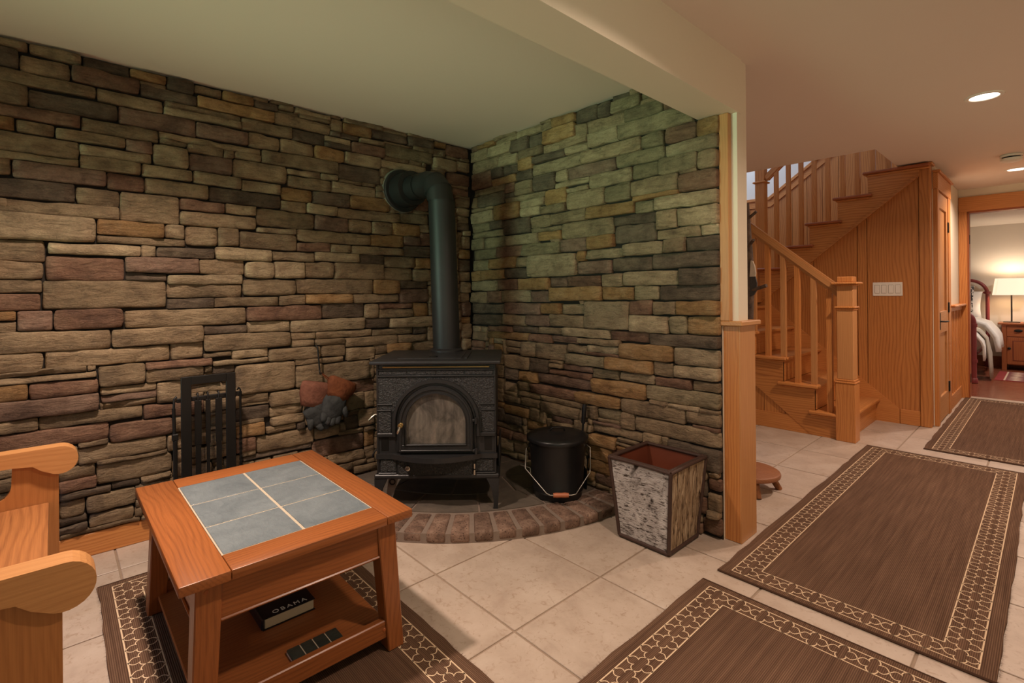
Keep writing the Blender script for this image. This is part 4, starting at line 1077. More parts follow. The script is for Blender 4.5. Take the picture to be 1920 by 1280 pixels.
for A, B in zip(rg, rg[1:]):
    for q in range(4): bm.faces.new((A[q], A[(q + 1) % 4], B[(q + 1) % 4], B[q]))
bm.faces.new(rg[0]); bm.faces.new(rg[-1])
bm_obj('bar', bm, M_blk, pk, smooth=True, origin=(hx_ + .006, 0.662, 0.08), angle=40)
tube('spike', [(hx_ + .006, 0.662, 0.10), (hx_ + .006, 0.662, 0.07), (hx_ + .03, 0.662, 0.06)], 0.006, M_blk, pk, seg=8, radii=[.007, .006, .002])
lt = thing('fire_lighter_rod', 'black beaded rod hanging at the left end of the tool stand', 'fire tool', (hx_, 0.392, 0.06), group=grp)
tube('shaft', [(hx_ + .004, 0.392, 0.60), (hx_ + .004, 0.394, 0.47)], 0.007, M_blk, lt, seg=10)
box('clamp', hx_ - .006, hx_ + .014, 0.384, 0.408, 0.455, 0.485, M_blk, lt, bevel=0.003)
box('lower_shaft', hx_ - .004, hx_ + .012, 0.388, 0.404, 0.06, 0.456, M_blk, lt, bevel=0.003)
tube('hook', [(hx_ + .004, 0.392, 0.598), (hx_ + .002, 0.394, 0.640), (hx_ - .004, 0.404, 0.650)], 0.005, M_blk, lt, seg=8)

# ------------------------------------------------------------------ gloves on a hook
hk = thing('iron_hook', 'thin black iron hook in the stone joint above the gloves', 'hook', (-2.745, 1.067, 0.80))
tube('rod', [(-2.775, 1.058, 0.822), (-2.742, 1.060, 0.826), (-2.735, 1.063, 0.815), (-2.735, 1.072, 0.70), (-2.732, 1.072, 0.682), (-2.718, 1.069, 0.672), (-2.700, 1.069, 0.680)], 0.0042, M_blk, hk, seg=8)
def leather(name, a, b):
    t = NT(name); v = t.coords(); n = t.noise(v, 22, 6, 0.65, 0.6)
    c = t.ramp(n, [(0.3, b), (0.7, a)])
    return t.done(c, 0.8, t.bump(t.noise(v, 30, 6, 0.7, 1.0), 0.6, 0.01), spec=0.25)
M_suede = leather('rust_suede', s2l((138, 92, 74)), s2l((98, 60, 48)))
M_suede2 = leather('orange_suede', s2l((130, 76, 46)), s2l((92, 50, 30)))
M_gsuede = leather('charcoal_suede', s2l((72, 74, 74)), s2l((46, 48, 48)))
def blob(name, pts, radii, mat, parent, flat=0.45, seed=0, seg=18):
    """soft tapering flattened sleeve along pts (y,z plane of the wall), x thickness = flat * radius"""
    rings = []; bm = bmesh.new(); n = len(pts)
    for i, (p, r_) in enumerate(zip(pts, radii)):
        p = Vector(p); a_ = Vector(pts[max(i - 1, 0)]); b_ = Vector(pts[min(i + 1, n - 1)])
        t_ = (b_ - a_).normalized(); sd = Vector((0, t_.z, -t_.y)).normalized()
        rg_ = []
        for q in range(seg):
            an = 2 * math.pi * q / seg
            w_ = 1 + 0.16 * mnoise.noise(Vector((math.cos(an) * 1.4 + seed, math.sin(an) * 1.4, i * 0.55)))
            rg_.append(bm.verts.new(p + sd * (r_ * math.cos(an) * w_) + Vector((1, 0, 0)) * (r_ * flat * math.sin(an) * w_)))
        rings.append(rg_)
    for A, B in zip(rings, rings[1:]):
        for q in range(seg): bm.faces.new((A[q], A[(q + 1) % seg], B[(q + 1) % seg], B[q]))
    bm.faces.new(rings[0]); bm.faces.new(rings[-1])
    o_ = Vector(pts[0]); bmesh.ops.translate(bm, verts=bm.verts, vec=-o_)
    ob = bm_obj(name, bm, mat, parent, smooth=True, origin=o_)
    return ob
def glove(label, base, cuff, wrist, palm, tipdir, m1, m2, seed, xoff):
    g = thing('leather_glove', label, 'glove', (xoff, base[0], base[1]), group='fireplace gloves')
    P = lambda q, dx=0: (xoff + dx, q[0], q[1])
    b_, c_, w_, pm = Vector((0, *base)), Vector((0, *cuff)), Vector((0, *wrist)), Vector((0, *palm))
    mid = lambda u, v, t_: u + (v - u) * t_
    cp = [mid(b_, w_, t_) for t_ in (0, .05, .25, .5, .75, 1.0)]
    blob('cuff', [P((p.y, p.z)) for p in cp], [.066, .084, .088, .082, .072, .062], m1, g, 0.42, seed)
    hp = [mid(w_, pm, t_) for t_ in (-0.12, .15, .4, .7, 0.92, 1.0)]
    blob('hand', [P((p.y, p.z), .002) for p in hp], [.058, .068, .072, .066, .054, .040], m2, g, 0.42, seed + 3)
    d = (pm - w_).normalized(); sd = Vector((0, d.z, -d.y))
    for k_, off in enumerate((-.036, -.012, .012, .035)):
        s_ = pm + sd * off - d * .026; ln = (.048, .060, .058, .046)[k_]
        blob('finger', [P((s_.y, s_.z), .004)] + [P(((s_ + d * ln * t_ + sd * off * .12).y, (s_ + d * ln * t_).z), .006 + .010 * t_) for t_ in (.35, .7, .95, 1.0)], [.021, .0215, .020, .015, .005], m2, g, 0.8, seed + k_, 10)
    s_ = mid(w_, pm, .35) - sd * .050 * (1 if seed % 2 else -1); td = (d - sd * .8 * (1 if seed % 2 else -1)).normalized()
    blob('thumb', [P((s_.y, s_.z), .010)] + [P(((s_ + td * .062 * t_).y, (s_ + td * .062 * t_).z), .016) for t_ in (.4, .8, 1.0)], [.020, .018, .014, .005], m2, g, 0.8, seed, 10)
    return g
glove('rust cuffed leather glove hanging nearest the tool stand, behind the other glove', (1.060, .630), (1.03, .58), (1.030, .500), (1.100, .405), None, M_suede, M_gsuede, 2, -2.728)
g2 = glove('orange cuffed leather glove hanging nearest the stove', (1.196, .632), (1.16, .58), (1.148, .530), (1.112, .425), None, M_suede2, M_gsuede, 5, -2.700)
tube('hanging_loop', [(-2.706, 1.120, .640), (-2.705, 1.085, .668), (-2.704, 1.070, .684), (-2.704, 1.078, .668), (-2.704, 1.112, .632)], 0.0035, M_suede2, g2, seg=6)

# ------------------------------------------------------------------ ash bucket with lid and shovel
bx_, by_ = -1.778, 1.952
bk_ = thing('ash_bucket', 'black lidded ash bucket on the brick hearth', 'bucket', (bx_, by_, HZ), YAW, local=True)
H0 = 0.0
lathe('pail', [(0, .004), (.120, .004), (.126, 0), (.128, .012), (.131, .030), (.134, .034), (.131, .038), (.150, .29), (.153, .296), (.150, .300), (0, .300)], (0, 0, 0), M_enamel, bk_, seg=48, angle=60)
lid = lathe('lid', [(.156, -.016), (.161, -.014), (.163, 0), (.158, .006), (.140, .013), (.085, .019), (.050, .021), (.044, .024), (.0, .026)], (0, 0, .302), M_enamel, bk_, seg=48, angle=60)
tube('lid_handle', [(-.038, 0, .322), (-.035, -.004, .338), (-.024, -.006, .347), (.024, -.006, .347), (.035, -.004, .338), (.038, 0, .322)], .0035, M_blk, lid, seg=8)
for sx in (-1, 1):
    lathe('bail_ear', [(0, 0), (.014, 0), (.012, .006), (0, .008)], (sx * .146, 0, .255), M_enamel, bk_, seg=14, rot=(0, sx * math.pi / 2, 0))
bail = tube('bail', [(-.150, 0, .255), (-.166, -.030, .246), (-.172, -.045, .160), (-.172, -.058, .150), (-.070, -.165, .062), (-.052, -.172, .056), (.052, -.172, .056), (.075, -.165, .058), (.160, -.060, .125), (.166, -.045, .150), (.168, -.030, .246), (.150, 0, .255)], .0028, M_wire, bk_, seg=8)
lathe('wooden_grip', [(0, -.038), (.0105, -.038), (.0125, -.02), (.0115, 0), (.0125, .02), (.0105, .038), (0, .038)], (0.0, -.172, .056), plain('grip_wood', s2l((176, 104, 70)), 0.5), bk_, seg=16, rot=(0, math.pi / 2, 0))
tube('side_wire', [(-.195, .02, .142), (-.145, -.01, .136), (-.143, -.012, .100)], .003, M_wire, bk_, seg=6)
sh = thing('ash_shovel', 'black handled ash shovel standing behind the bucket', 'shovel', (-1.735, 2.100, HZ))
pA, pB = Vector((-1.728, 2.118, 0.50)), Vector((-1.745, 2.085, HZ + .02))
tube('grip', [pA, pA + (pB - pA) * .06, pA + (pB - pA) * .24], .012, M_enamel, sh, seg=12, radii=[.011, .0135, .011])
tube('shaft', [pA + (pB - pA) * .24, pA + (pB - pA) * .72], .006, M_enamel, sh, seg=10)
prism('blade', [(-1.78, HZ + .002), (-1.70, HZ + .002), (-1.698, .15), (-1.726, .185), (-1.752, .185), (-1.782, .15)], 'y', 2.094, 2.098, M_enamel, sh)

# ------------------------------------------------------------------ birch bark basket
M_twig = plain('dark_twig', s2l((62, 42, 34)), 0.6, var=0.3, scale=60, bump=0.5)
def bark():
    t = NT('birch_bark'); v = t.coords((1, 1, 1), rnd=False)
    fl = t.noise(t.coords((34, 34, 150), rnd=False), 1.0, 5, 0.7)
    pa = t.noise(v, 13, 7, 0.68, 1.0)
    kn = t.noise(t.coords((1, 1, .8), rnd=False), 9.5, 3, 0.5, 0.6)
    c = t.ramp(pa, [(0.30, s2l((112, 104, 98))), (0.44, s2l((186, 180, 178))), (0.7, s2l((222, 218, 216)))])
    c = t.mix(t.ramp(fl, [(0.40, 1.0), (0.48, 0.0)]), c, s2l((74, 64, 58)))
    c = t.mix(t.ramp(kn, [(0.335, 1.0), (0.40, 0.0)]), c, s2l((56, 46, 40)))
    return t.done(c, 0.85, t.bump(t.math('ADD', fl, pa), 0.8, 0.012), spec=0.15)
def bark2():
    t = NT('peeling_bark'); v = t.coords((46, 46, 7), rnd=False)
    n = t.noise(v, 1.0, 6, 0.7, 1.6)
    c = t.ramp(n, [(0.38, s2l((70, 52, 40))), (0.47, s2l((178, 152, 122))), (0.62, s2l((218, 198, 168)))])
    return t.done(c, 0.9, t.bump(n, 1.0, 0.03), spec=0.15)
M_bark, M_bark2 = bark(), bark2()
bcx, bcy, bh = -1.213, 1.998, 0.362
bs = thing('bark_basket', 'square birch bark waste basket with dark twig edges at the wall end', 'basket', (bcx, bcy, 0))
hb0, hb1 = 0.122, 0.152
def bq(h_, z): return [Vector((bcx + sx * h_, bcy + sy * h_, z)) for sx, sy in ((1, -1), (1, 1), (-1, 1), (-1, -1))]
bot, top = bq(hb0, 0.012), bq(hb1, bh)
names = [('bark_panel', M_bark2), ('bark_panel', M_bark), ('bark_panel', M_bark2), ('bark_panel', M_bark)]
nrm_ = [Vector((1, 0, 0)), Vector((0, 1, 0)), Vector((-1, 0, 0)), Vector((0, -1, 0))]
M_bin = plain('basket_lining', s2l((112, 58, 40)), 0.4, var=0.2, scale=12)
for i in range(4):
    j = (i + 1) % 4
    q = [bot[i], bot[j], top[j], top[i]]; N_ = nrm_[i]
    # bark sheet with a rough subdivided face
    bm = bmesh.new(); G = 12; grid = []
    for b_ in range(G + 1):
        row = []
        for a_ in range(G + 1):
            s_, t_ = a_ / G, b_ / G
            p = (q[0] * (1 - s_) + q[1] * s_) * (1 - t_) + (q[3] * (1 - s_) + q[2] * s_) * t_
            k_ = mnoise.noise(p * 26) * 0.0035 if 0 < a_ < G and 0 < b_ < G else 0
            row.append(bm.verts.new(p + N_ * k_))
        grid.append(row)
    for b_ in range(G):
        for a_ in range(G): bm.faces.new((grid[b_][a_], grid[b_][a_ + 1], grid[b_ + 1][a_ + 1], grid[b_ + 1][a_]))
    c_ = sum(q, Vector()) / 4; bmesh.ops.translate(bm, verts=bm.verts, vec=-c_)
    bm_obj('bark_panel', bm, names[i][1], bs, smooth=True, origin=c_)
    qi = [p - N_ * 0.009 for p in q]
    mk('lining', qi + [p - N_ * .001 for p in qi], [(3, 2, 1, 0), (4, 5, 6, 7)], M_bin, bs)
    tube('corner_twig', [bot[i], (bot[i] + top[i]) / 2 + Vector((.001, -.001, 0)), top[i]], .0085, M_twig, bs, seg=8)
    tube('rim_twig', [top[i], (top[i] + top[j]) / 2 + Vector((0, 0, .002)), top[j]], .0085, M_twig, bs, seg=8)
    tube('rim_twig', [top[i] - N_ * .012 + Vector((0, 0, .003)), top[j] - N_ * .012 + Vector((0, 0, .003))], .007, M_twig, bs, seg=8)
    tube('base_twig', [bot[i], bot[j]], .009, M_twig, bs, seg=8)
box('bottom', bcx - .118, bcx + .118, bcy - .118, bcy + .118, 0.008, 0.014, M_bin, bs, bevel=0)

# ------------------------------------------------------------------ coat tree on a little log-legged base
ctx, cty = -1.165, 2.872
ct = thing('coat_tree', 'rustic branch coat tree on a round log-legged base behind the oak post', 'coat tree', (ctx, cty, 0))
lathe('round_base', [(0, .078), (.148, .078), (.158, .084), (.160, .094), (.156, .104), (.146, .109), (0, .109)], (ctx, cty, 0), wood('stool', 'X'), ct, seg=40)
M_log = leather('peeled_log', s2l((148, 96, 60)), s2l((92, 58, 38)))
M_branch = leather('mottled_branch', s2l((104, 84, 70)), s2l((58, 46, 40)))
for k_ in range(4):
    an = math.radians(-52 + 90 * k_)
    d = Vector((math.cos(an), math.sin(an), 0)); c_ = Vector((ctx, cty, 0))
    tube('log_leg', [c_ + d * .105 + Vector((0, 0, .084)), c_ + d * .135 + Vector((0, 0, .04)), c_ + d * .158 + Vector((0, 0, .0005))], .016, M_log, ct, seg=12, radii=[.019, .0175, .0165])
tr = []
for i in range(11):
    z = .10 + 1.50 * i / 10
    tr.append((ctx + .006 * math.sin(i * 1.1), cty + .005 * math.cos(i * 1.7), z))
tube('trunk', tr, .028, M_branch, ct, seg=14, radii=[.034, .032, .031, .030, .030, .031, .030, .028, .027, .025, .018])
pegs = [((ctx + .015, cty - .02, 1.355), (ctx + .060, cty - .062, 1.385), .0085), ((ctx + .015, cty - .015, 1.105), (ctx + .118, cty - .045, 1.135), .0095), ((ctx + .01, cty, 1.515), (ctx + .055, cty - .01, 1.545), .008),
        ((ctx - .01, cty, 1.42), (ctx - .10, cty + .02, 1.46), .009), ((ctx, cty + .01, 1.24), (ctx - .02, cty + .11, 1.28), .009)]
for a_, b_, r_ in pegs:
    pg = tube('peg', [a_, b_], r_, M_branch, ct, seg=10)
orn = thing('hanging_shoehorn', 'slim grey and black leather piece hanging on the coat tree', 'ornament', (ctx + .04, cty - .02, 1.07))
def leaf(name, pts, mat, x0):
    prism(name, pts, 'y', x0, x0 + .012, mat, orn, bevel=.003)
leaf('pale_half', [(ctx + .024, 1.185), (ctx + .030, 1.275), (ctx + .040, 1.272), (ctx + .050, 1.245), (ctx + .056, 1.205), (ctx + .052, 1.185)], plain('pale_hide', s2l((178, 162, 144)), 0.7), cty - .030)
leaf('dark_half', [(ctx + .024, 1.075), (ctx + .026, 1.186), (ctx + .053, 1.186), (ctx + .062, 1.150), (ctx + .060, 1.110), (ctx + .046, 1.085)], plain('black_hide', s2l((44, 40, 38)), 0.6), cty - .030)
# ------------------------------------------------------------------ staircase
stair = thing('staircase', 'oak staircase with newel posts and balusters turning above the panelled wall', 'stairs', (-1.6, 4.7, 0))
SY0, SY1 = 4.285, 5.17            # lower flight between its open side and the panelled wall
RIS = [-1.030, -1.243, -1.466, -1.690, -1.914, -2.138]
TZS = [0.190, 0.385, 0.580, 0.775, 0.970, 1.160]
for k_ in range(6):
    z1 = TZS[k_]; z0 = TZS[k_ - 1] if k_ else 0.0
    box('riser', RIS[k_] - .018, RIS[k_], SY0 + .002, SY1 - .012, z0, z1 - .026, wood('oak', 'Y'), stair, bevel=0.001)
    xb = RIS[k_ + 1] - .0 if k_ < 5 else -3.18
    # tread with nosing in front and a mitred return over the stringer
    tr_ = box('tread', (RIS[k_ + 1] - .001) if k_ < 5 else xb, RIS[k_] + .030, SY0 - .030, SY1 - .012, z1 - .026, z1, wood('oak', 'Y'), stair, bevel=0.008, seg=3)
    if k_ < 5:
        box('tread_return', RIS[k_ + 1] - .036, RIS[k_] + .030, SY0 - .034, SY0 - .004, z1 - .0255, z1 + .0005, wood('oak', 'X'), stair, bevel=0.008, seg=3)
        box('cove_moulding', RIS[k_ + 1] - .026, RIS[k_] + .010, SY0 - .016, SY0 - .001, z1 - .040, z1 - .026, wood('oak', 'X'), stair, bevel=0.005)
box('landing_fill', -3.18, -1.95, SY0, 6.10, 1.00, 1.134, wood('panel', 'X'), stair, bevel=0)
box('landing_floor', -3.18, -1.96, SY1 - .012, 6.10, 1.134, 1.160, wood('oak', 'X'), stair, bevel=0.002)
# cut stringer on the open side of the lower flight
sl = (0.336 - 0.015) / (1.680 - 1.267)
def zlow(x): return 0.015 + sl * (-1.267 - x)
pts = [(-1.010, 0.0), (-1.010, TZS[0] - .026)]
for k_ in range(5):
    pts += [(RIS[k_ + 1], TZS[k_] - .026), (RIS[k_ + 1], TZS[k_ + 1] - .026)]
pts += [(-2.30, TZS[5] - .026), (-2.30, zlow(-2.30)), (-1.267, 0.0)]
prism('stringer', pts, 'y', SY0 - .001, SY0 + .022, wood('panel', 'X'), stair)
# boards below the stringer
xb = -1.30
for i in range(10):
    x1 = xb - i * .158; x0 = x1 - .155
    z_r, z_l = max(0.128, zlow(x1) + .02), zlow(x0) + .02
    if z_l > .14:
        p_ = [(x0, .125), (x1, .125), (x1, z_r), (x0, z_l)] if z_r > .13 else [(x0, .125), (x1, .125), (x0, z_l)]
        prism('panel_board', p_, 'y', SY0 + .010, SY0 + .020, wood('panel', 'Z'), stair)
prism('base_board', [(-3.0, 0), (-1.262, 0), (-1.422, .126), (-3.0, .126)], 'y', SY0 + .002, SY0 + .020, wood('oak', 'X'), stair)
# newel post at the foot
def sq(name, h_, z0, z1, parent, cx_=-1.035, cy_=4.312, kind='oak', bev=.003):
    return box(name, cx_ - h_, cx_ + h_, cy_ - h_, cy_ + h_, z0, z1, wood(kind, 'Z'), parent, bevel=bev)
nw = setp(sq('newel_post', .062, 0, .425, stair), 'stepped square newel post at the foot of the stairs'); sq('collar', .066, .425, .440, nw, bev=.005); sq('collar', .059, .440, .455, nw, bev=.005)
sq('shaft', .052, .455, 1.14, nw, kind='pale'); sq('collar', .066, .975, .990, nw, bev=.005); sq('collar', .058, .960, .975, nw, bev=.004)
sq('cap_mould', .060, 1.138, 1.150, nw, bev=.004); sq('cap', .084, 1.150, 1.168, nw, bev=.006); sq('cap_block', .050, 1.168, 1.208, nw, bev=.004)
# handrail of the lower flight: sloped board built in its own frame
def sloped(name, p0, p1, hgt, wid, mat, parent, bevel=.006):
    p0, p1 = Vector(p0), Vector(p1); L_ = (p1 - p0).length
    ang = math.atan2(p1.z - p0.z, p1.x - p0.x)
    bm = bmesh.new(); bm_box(bm, 0, L_, -wid / 2, wid / 2, -hgt / 2, hgt / 2)
    if bevel: bmesh.ops.bevel(bm, geom=list(bm.edges), offset=bevel, segments=2, affect='EDGES')
    return bm_obj(name, bm, mat, parent, origin=p0, rot=(0, -ang, 0))
def rail_z(x): return 1.118 + (1.615 - 1.118) / (1.683 - 1.095) * (-1.095 - x)
hr = sloped('handrail', (-2.18, 4.312, rail_z(-2.18)), (-1.070, 4.312, rail_z(-1.070)), .060, .056, wood('pale', 'X'), stair, .010)
sloped('rail_fillet', (-2.18, 4.312, rail_z(-2.18) - .040), (-1.075, 4.312, rail_z(-1.075) - .040), .026, .034, wood('pale', 'X'), stair, .004)
lows = [(-1.145, 0), (-1.251, 1), (-1.365, 1), (-1.468, 2), (-1.585, 2), (-1.695, 3), (-1.81, 3), (-1.92, 4)]
for i, (x_, s_) in enumerate(lows):
    zt = rail_z(x_) - .040
    prism('baluster', [(x_ - .018, TZS[s_]), (x_ + .018, TZS[s_]), (x_ + .018, zt - .015), (x_ - .018, zt + .015)], 'y', 4.312 - .018, 4.312 + .018, wood('pale' if i % 2 else 'oak', 'Z'), stair)

# panelled closet wall under the upper flight (y = 5.17)
UN = [-2.001, -1.776, -1.553, -1.328, -1.104]      # nosings of the upper treads
UZ = [1.333, 1.533, 1.731, 1.932, 2.118]
def under(x): return 2.027 + 0.837 * (x + 0.728)     # lower edge of the upper stringer
pw = struct(box('wall_panelled', -1.93, -0.667, 5.186, 5.26, 0, 0.9, wood('panel', 'Z'), bevel=0), 'oak panelled closet wall under the upper stairs')
prism('backing', [(-1.93, 0.0), (-0.667, 0.0), (-0.667, 2.126), (-0.74, 2.10), (-1.93, under(-1.93) + .05)], 'y', 5.188, 5.258, wood('panel', 'Z'), pw)
seams = [-0.737, -1.088, -1.158, -1.50, -1.93]
for a_, b_ in zip(seams[1:], seams[:-1]):
    x0, x1 = a_ + .0025, b_ - .0025
    prism('panel_board', [(x0, .0), (x1, .0), (x1, min(2.1, under(x1) + .05)), (x0, max(.95, under(x0) + .05))], 'y', 5.170, 5.188, wood('panel', 'Z'), pw)
box('corner_board', -0.735, -0.664, 5.160, 5.262, 0, 2.108, wood('panel', 'Z'), pw, bevel=.004)
box('corner_cap', -0.76, -0.645, 5.140, 5.275, 2.108, 2.128, wood('oak', 'X'), pw, bevel=.005)
box('base_block', -0.867, -0.737, 5.158, 5.171, 0, .121, wood('oak', 'X'), pw, bevel=.003)
# sloping skirt board beside the lower treads
ss = (0.757 - 0.120) / (1.618 - 0.869)
prism('skirt_board', [(-0.870, 0.0), (-0.870, .120), (-2.2, .120 + ss * (2.2 - .870)), (-2.2, .120 + ss * (2.2 - .870) - .26), (-1.10, 0.0)], 'y', 5.158, 5.172, wood('oak', 'X'), pw)
# upper flight
up = stair
for k_ in range(5):
    z1 = UZ[k_]; z0 = UZ[k_ - 1] if k_ else 1.160
    nx = UN[k_ + 1] if k_ < 4 else -0.70
    box('riser', UN[k_] + .030, UN[k_] + .048, 5.14, 6.10, z0, z1 - .024, wood('oak', 'Y'), up, bevel=.001)
    box('tread', UN[k_], nx + .030, 5.112, 6.10, z1 - .024, z1, wood('oak', 'Y'), up, bevel=.007, seg=3)
    box('tread_return', UN[k_] - .001, (nx + .066) if k_ < 4 else -0.66, 5.104, 5.136, z1 - .0245, z1 + .0005, wood('cherry', 'X'), up, bevel=.008, seg=3)
    box('cove_moulding', UN[k_] + .020, nx + .045 if k_ < 4 else -0.66, 5.125, 5.142, z1 - .040, z1 - .024, wood('oak', 'X'), up, bevel=.005)
pts = [(-2.02, under(-2.02)), (-0.728, under(-0.728)), (-0.728, UZ[4] - .03)]
for k_ in range(4, -1, -1):
    pts += [(UN[k_] + .034, UZ[k_] - .024)]
    pts += [(UN[k_] + .034, (UZ[k_ - 1] if k_ else 1.160) - .024)]
prism('stringer', pts, 'y', 5.138, 5.170, wood('panel', 'X'), up)
prism('stringer_edge', [(-2.02, under(-2.02) - .004), (-0.735, under(-0.735) - .004), (-0.735, under(-0.735) + .022), (-2.02, under(-2.02) + .022)], 'y', 5.130, 5.140, wood('panel', 'X'), up)
# upper newel, handrail and balusters
un = box('newel_post', -2.012, -1.924, 5.156, 5.244, 1.160, 2.46, wood('oak', 'Z'), stair, bevel=.004)
box('collar', -2.030, -1.906, 5.138, 5.262, 2.180, 2.196, wood('oak', 'X'), un, bevel=.005)
box('cap', -2.040, -1.896, 5.128, 5.272, 2.46, 2.48, wood('oak', 'X'), un, bevel=.005)
def urail(x): return 2.235 + .889 * (x + 1.905)
sloped('handrail', (-1.926, 5.20, urail(-1.926)), (-0.90, 5.20, urail(-0.90)), .062, .056, wood('oak', 'X'), stair, .010)
ups = [(-1.827, 0), (-1.718, 1), (-1.608, 1), (-1.498, 2), (-1.387, 2), (-1.270, 3), (-1.158, 3), (-1.045, 4), (-0.936, 4)]
for i, (x_, s_) in enumerate(ups):
    zt = urail(x_) - .03
    prism('baluster', [(x_ - .0175, UZ[s_]), (x_ + .0175, UZ[s_]), (x_ + .0175, zt + .012), (x_ - .0175, zt - .012)], 'y', 5.20 - .0175, 5.20 + .0175, wood('oak', 'Z'), stair)
# wainscot on the far stairwell wall, with its sloping cap
def wz(x): return 2.165 if x < -2.215 else 2.165 + .72 * (x + 2.215)
xw = -3.18
while xw < -0.88:
    x1 = min(xw + .150, -0.88)
    cut = [(xw + .002, 1.0), (x1 - .002, 1.0), (x1 - .002, wz(x1)), (xw + .002, wz(xw))]
    prism('wainscot_board', cut, 'y', 6.104, 6.120, wood('panel', 'Z'), wall_far)
    xw = x1
prism('wainscot_cap', [(-3.18, 2.165), (-2.215, 2.165), (-0.88, wz(-.88)), (-0.88, wz(-.88) + .03), (-2.222, 2.195), (-3.18, 2.195)], 'y', 6.075, 6.120, wood('oak', 'X'), wall_far, bevel=.003)
prism('wainscot_rail', [(-3.18, 2.085), (-2.205, 2.085), (-0.88, wz(-.88) - .085), (-0.88, wz(-.88)), (-2.215, 2.165), (-3.18, 2.165)], 'y', 6.092, 6.112, wood('oak', 'X'), wall_far)

# switch plate
sw = thing('light_switch', 'white four-gang light switch plate on the oak panelling', 'light switch', (-0.947, 5.166, 1.115))
box('plate', -1.049, -0.845, 5.163, 5.1695, 1.058, 1.173, M_white, sw, bevel=.003)
for i in range(4):
    xc = -1.018 + i * .0475
    box('rocker', xc - .0155, xc + .0155, 5.158, 5.1635, 1.083, 1.149, M_white, sw, bevel=.002)
    box('rocker_gap_shade', xc - .018, xc + .018, 5.1622, 5.1632, 1.080, 1.152, plain('switch_shadow_gap', s2l((176, 168, 156)), .5), sw, bevel=0)  # darker strip, its colour stands in for the shade around each rocker

# ------------------------------------------------------------------ closet door in the hall wall
WX = -0.66
d1 = thing('door_1', 'honey oak two-panel closet door beyond the stairs', None, (WX, 5.6, 0))
d1['kind'] = 'structure'
dy0, dy1, dz = 5.335, 5.862, 1.915
SW_ = 0.075
box('door_stile', WX + .002, WX + .024, dy0, dy0 + SW_, .012, dz, wood('pale', 'Z'), d1, bevel=.002)
box('door_stile', WX + .002, WX + .024, dy1 - SW_, dy1, .012, dz, wood('pale', 'Z'), d1, bevel=.002)
for z0, z1 in ((.012, .215), (.745, .925), (1.79, dz)):
    box('door_rail', WX + .002, WX + .0235, dy0 + SW_, dy1 - SW_, z0, z1, wood('pale', 'Y'), d1, bevel=.002)
for z0, z1 in ((.215, .745), (.925, 1.79)):
    box('door_panel', WX + .002, WX + .010, dy0 + SW_, dy1 - SW_, z0, z1, wood('pale', 'Z'), d1, bevel=.001)
for z_ in (1.66, .95, .25):
    box('hinge', WX + .020, WX + .034, dy1 - .012, dy1 + .020, z_ - .045, z_ + .045, M_blk, d1, bevel=.002)
hp = box('handle_plate', WX + .023, WX + .029, dy0 + .028, dy0 + .055, .775, .915, M_blk, d1, bevel=.002)
tube('lever', [(WX + .028, dy0 + .041, .845), (WX + .062, dy0 + .041, .845), (WX + .066, dy0 + .06, .845), (WX + .066, dy0 + .150, .843)], .007, M_blk, hp, seg=8)
cs = thing('trim_3', 'oak casing around the closet door', None, (WX, 5.6, 0)); cs['kind'] = 'structure'
box('jamb_casing', WX, WX + .030, 5.262, dy0 - .006, 0, 1.925, wood('oak', 'Z'), cs, bevel=.003)
box('jamb_casing', WX, WX + .030, dy1 + .008, 6.005, 0, 1.925, wood('oak', 'Z'), cs, bevel=.003)
box('head_casing', WX, WX + .034, 5.255, 6.015, 1.925, 2.058, wood('oak', 'Y'), cs, bevel=.003)
box('head_cap', WX, WX + .050, 5.240, 6.035, 2.058, 2.076, wood('oak', 'Y'), cs, bevel=.004)
# wainscot beyond the door
yw = 6.012; i = 0
while yw < 6.865:
    y1 = min(yw + .110, 6.868)
    box('wainscot_board', WX, WX + .008, yw + .001, y1 - .001, .12, .93, wood('panel', 'Z'), wall_closet, bevel=.001)
    if i: box('batten', WX + .008, WX + .018, yw - .016, yw + .016, .12, .93, wood('oak', 'Z'), wall_closet, bevel=.002)
    yw = y1; i += 1
struct(box('baseboard_hall', WX, WX + .022, 6.007, 6.868, 0, .130, wood('oak', 'Y'), bevel=.003), 'oak baseboard under the hall wainscot')
rl = struct(box('trim_4', WX, WX + .026, 6.007, 6.868, .905, .945, wood('oak', 'Y'), bevel=.003), 'oak chair rail with ledge on the hall wall')
box('ledge', WX, WX + .060, 6.000, 6.868, .945, .966, wood('oak', 'Y'), rl, bevel=.005)
# bedroom doorway casing
dc = thing('trim_5', 'oak casing around the bedroom doorway', None, (-0.62, 6.86, 0)); dc['kind'] = 'structure'
box('jamb_casing', -0.6575, -0.592, 6.848, 6.870, 0, 1.902, wood('oak', 'Z'), dc, bevel=.003)
box('jamb_casing', 0.272, 0.34, 6.848, 6.870, 0, 1.902, wood('oak', 'Z'), dc, bevel=.003)
box('head_casing', -0.6575, 0.36, 6.845, 6.870, 1.902, 2.05, wood('oak', 'X'), dc, bevel=.003)
box('jamb', -0.600, -0.580, 6.868, 6.99, 0.004, 1.90, wood('cherry', 'Z'), dc, bevel=.002)
box('jamb', 0.262, 0.280, 6.868, 6.99, 0.004, 1.90, wood('cherry', 'Z'), dc, bevel=.002)
box('head_jamb', -0.600, 0.280, 6.868, 6.99, 1.886, 1.904, wood('cherry', 'X'), dc, bevel=.002)
for z_ in (1.62, .20): box('hinge', -0.582, -0.576, 6.90, 6.93, z_ - .045, z_ + .045, M_blk, dc, bevel=.001)

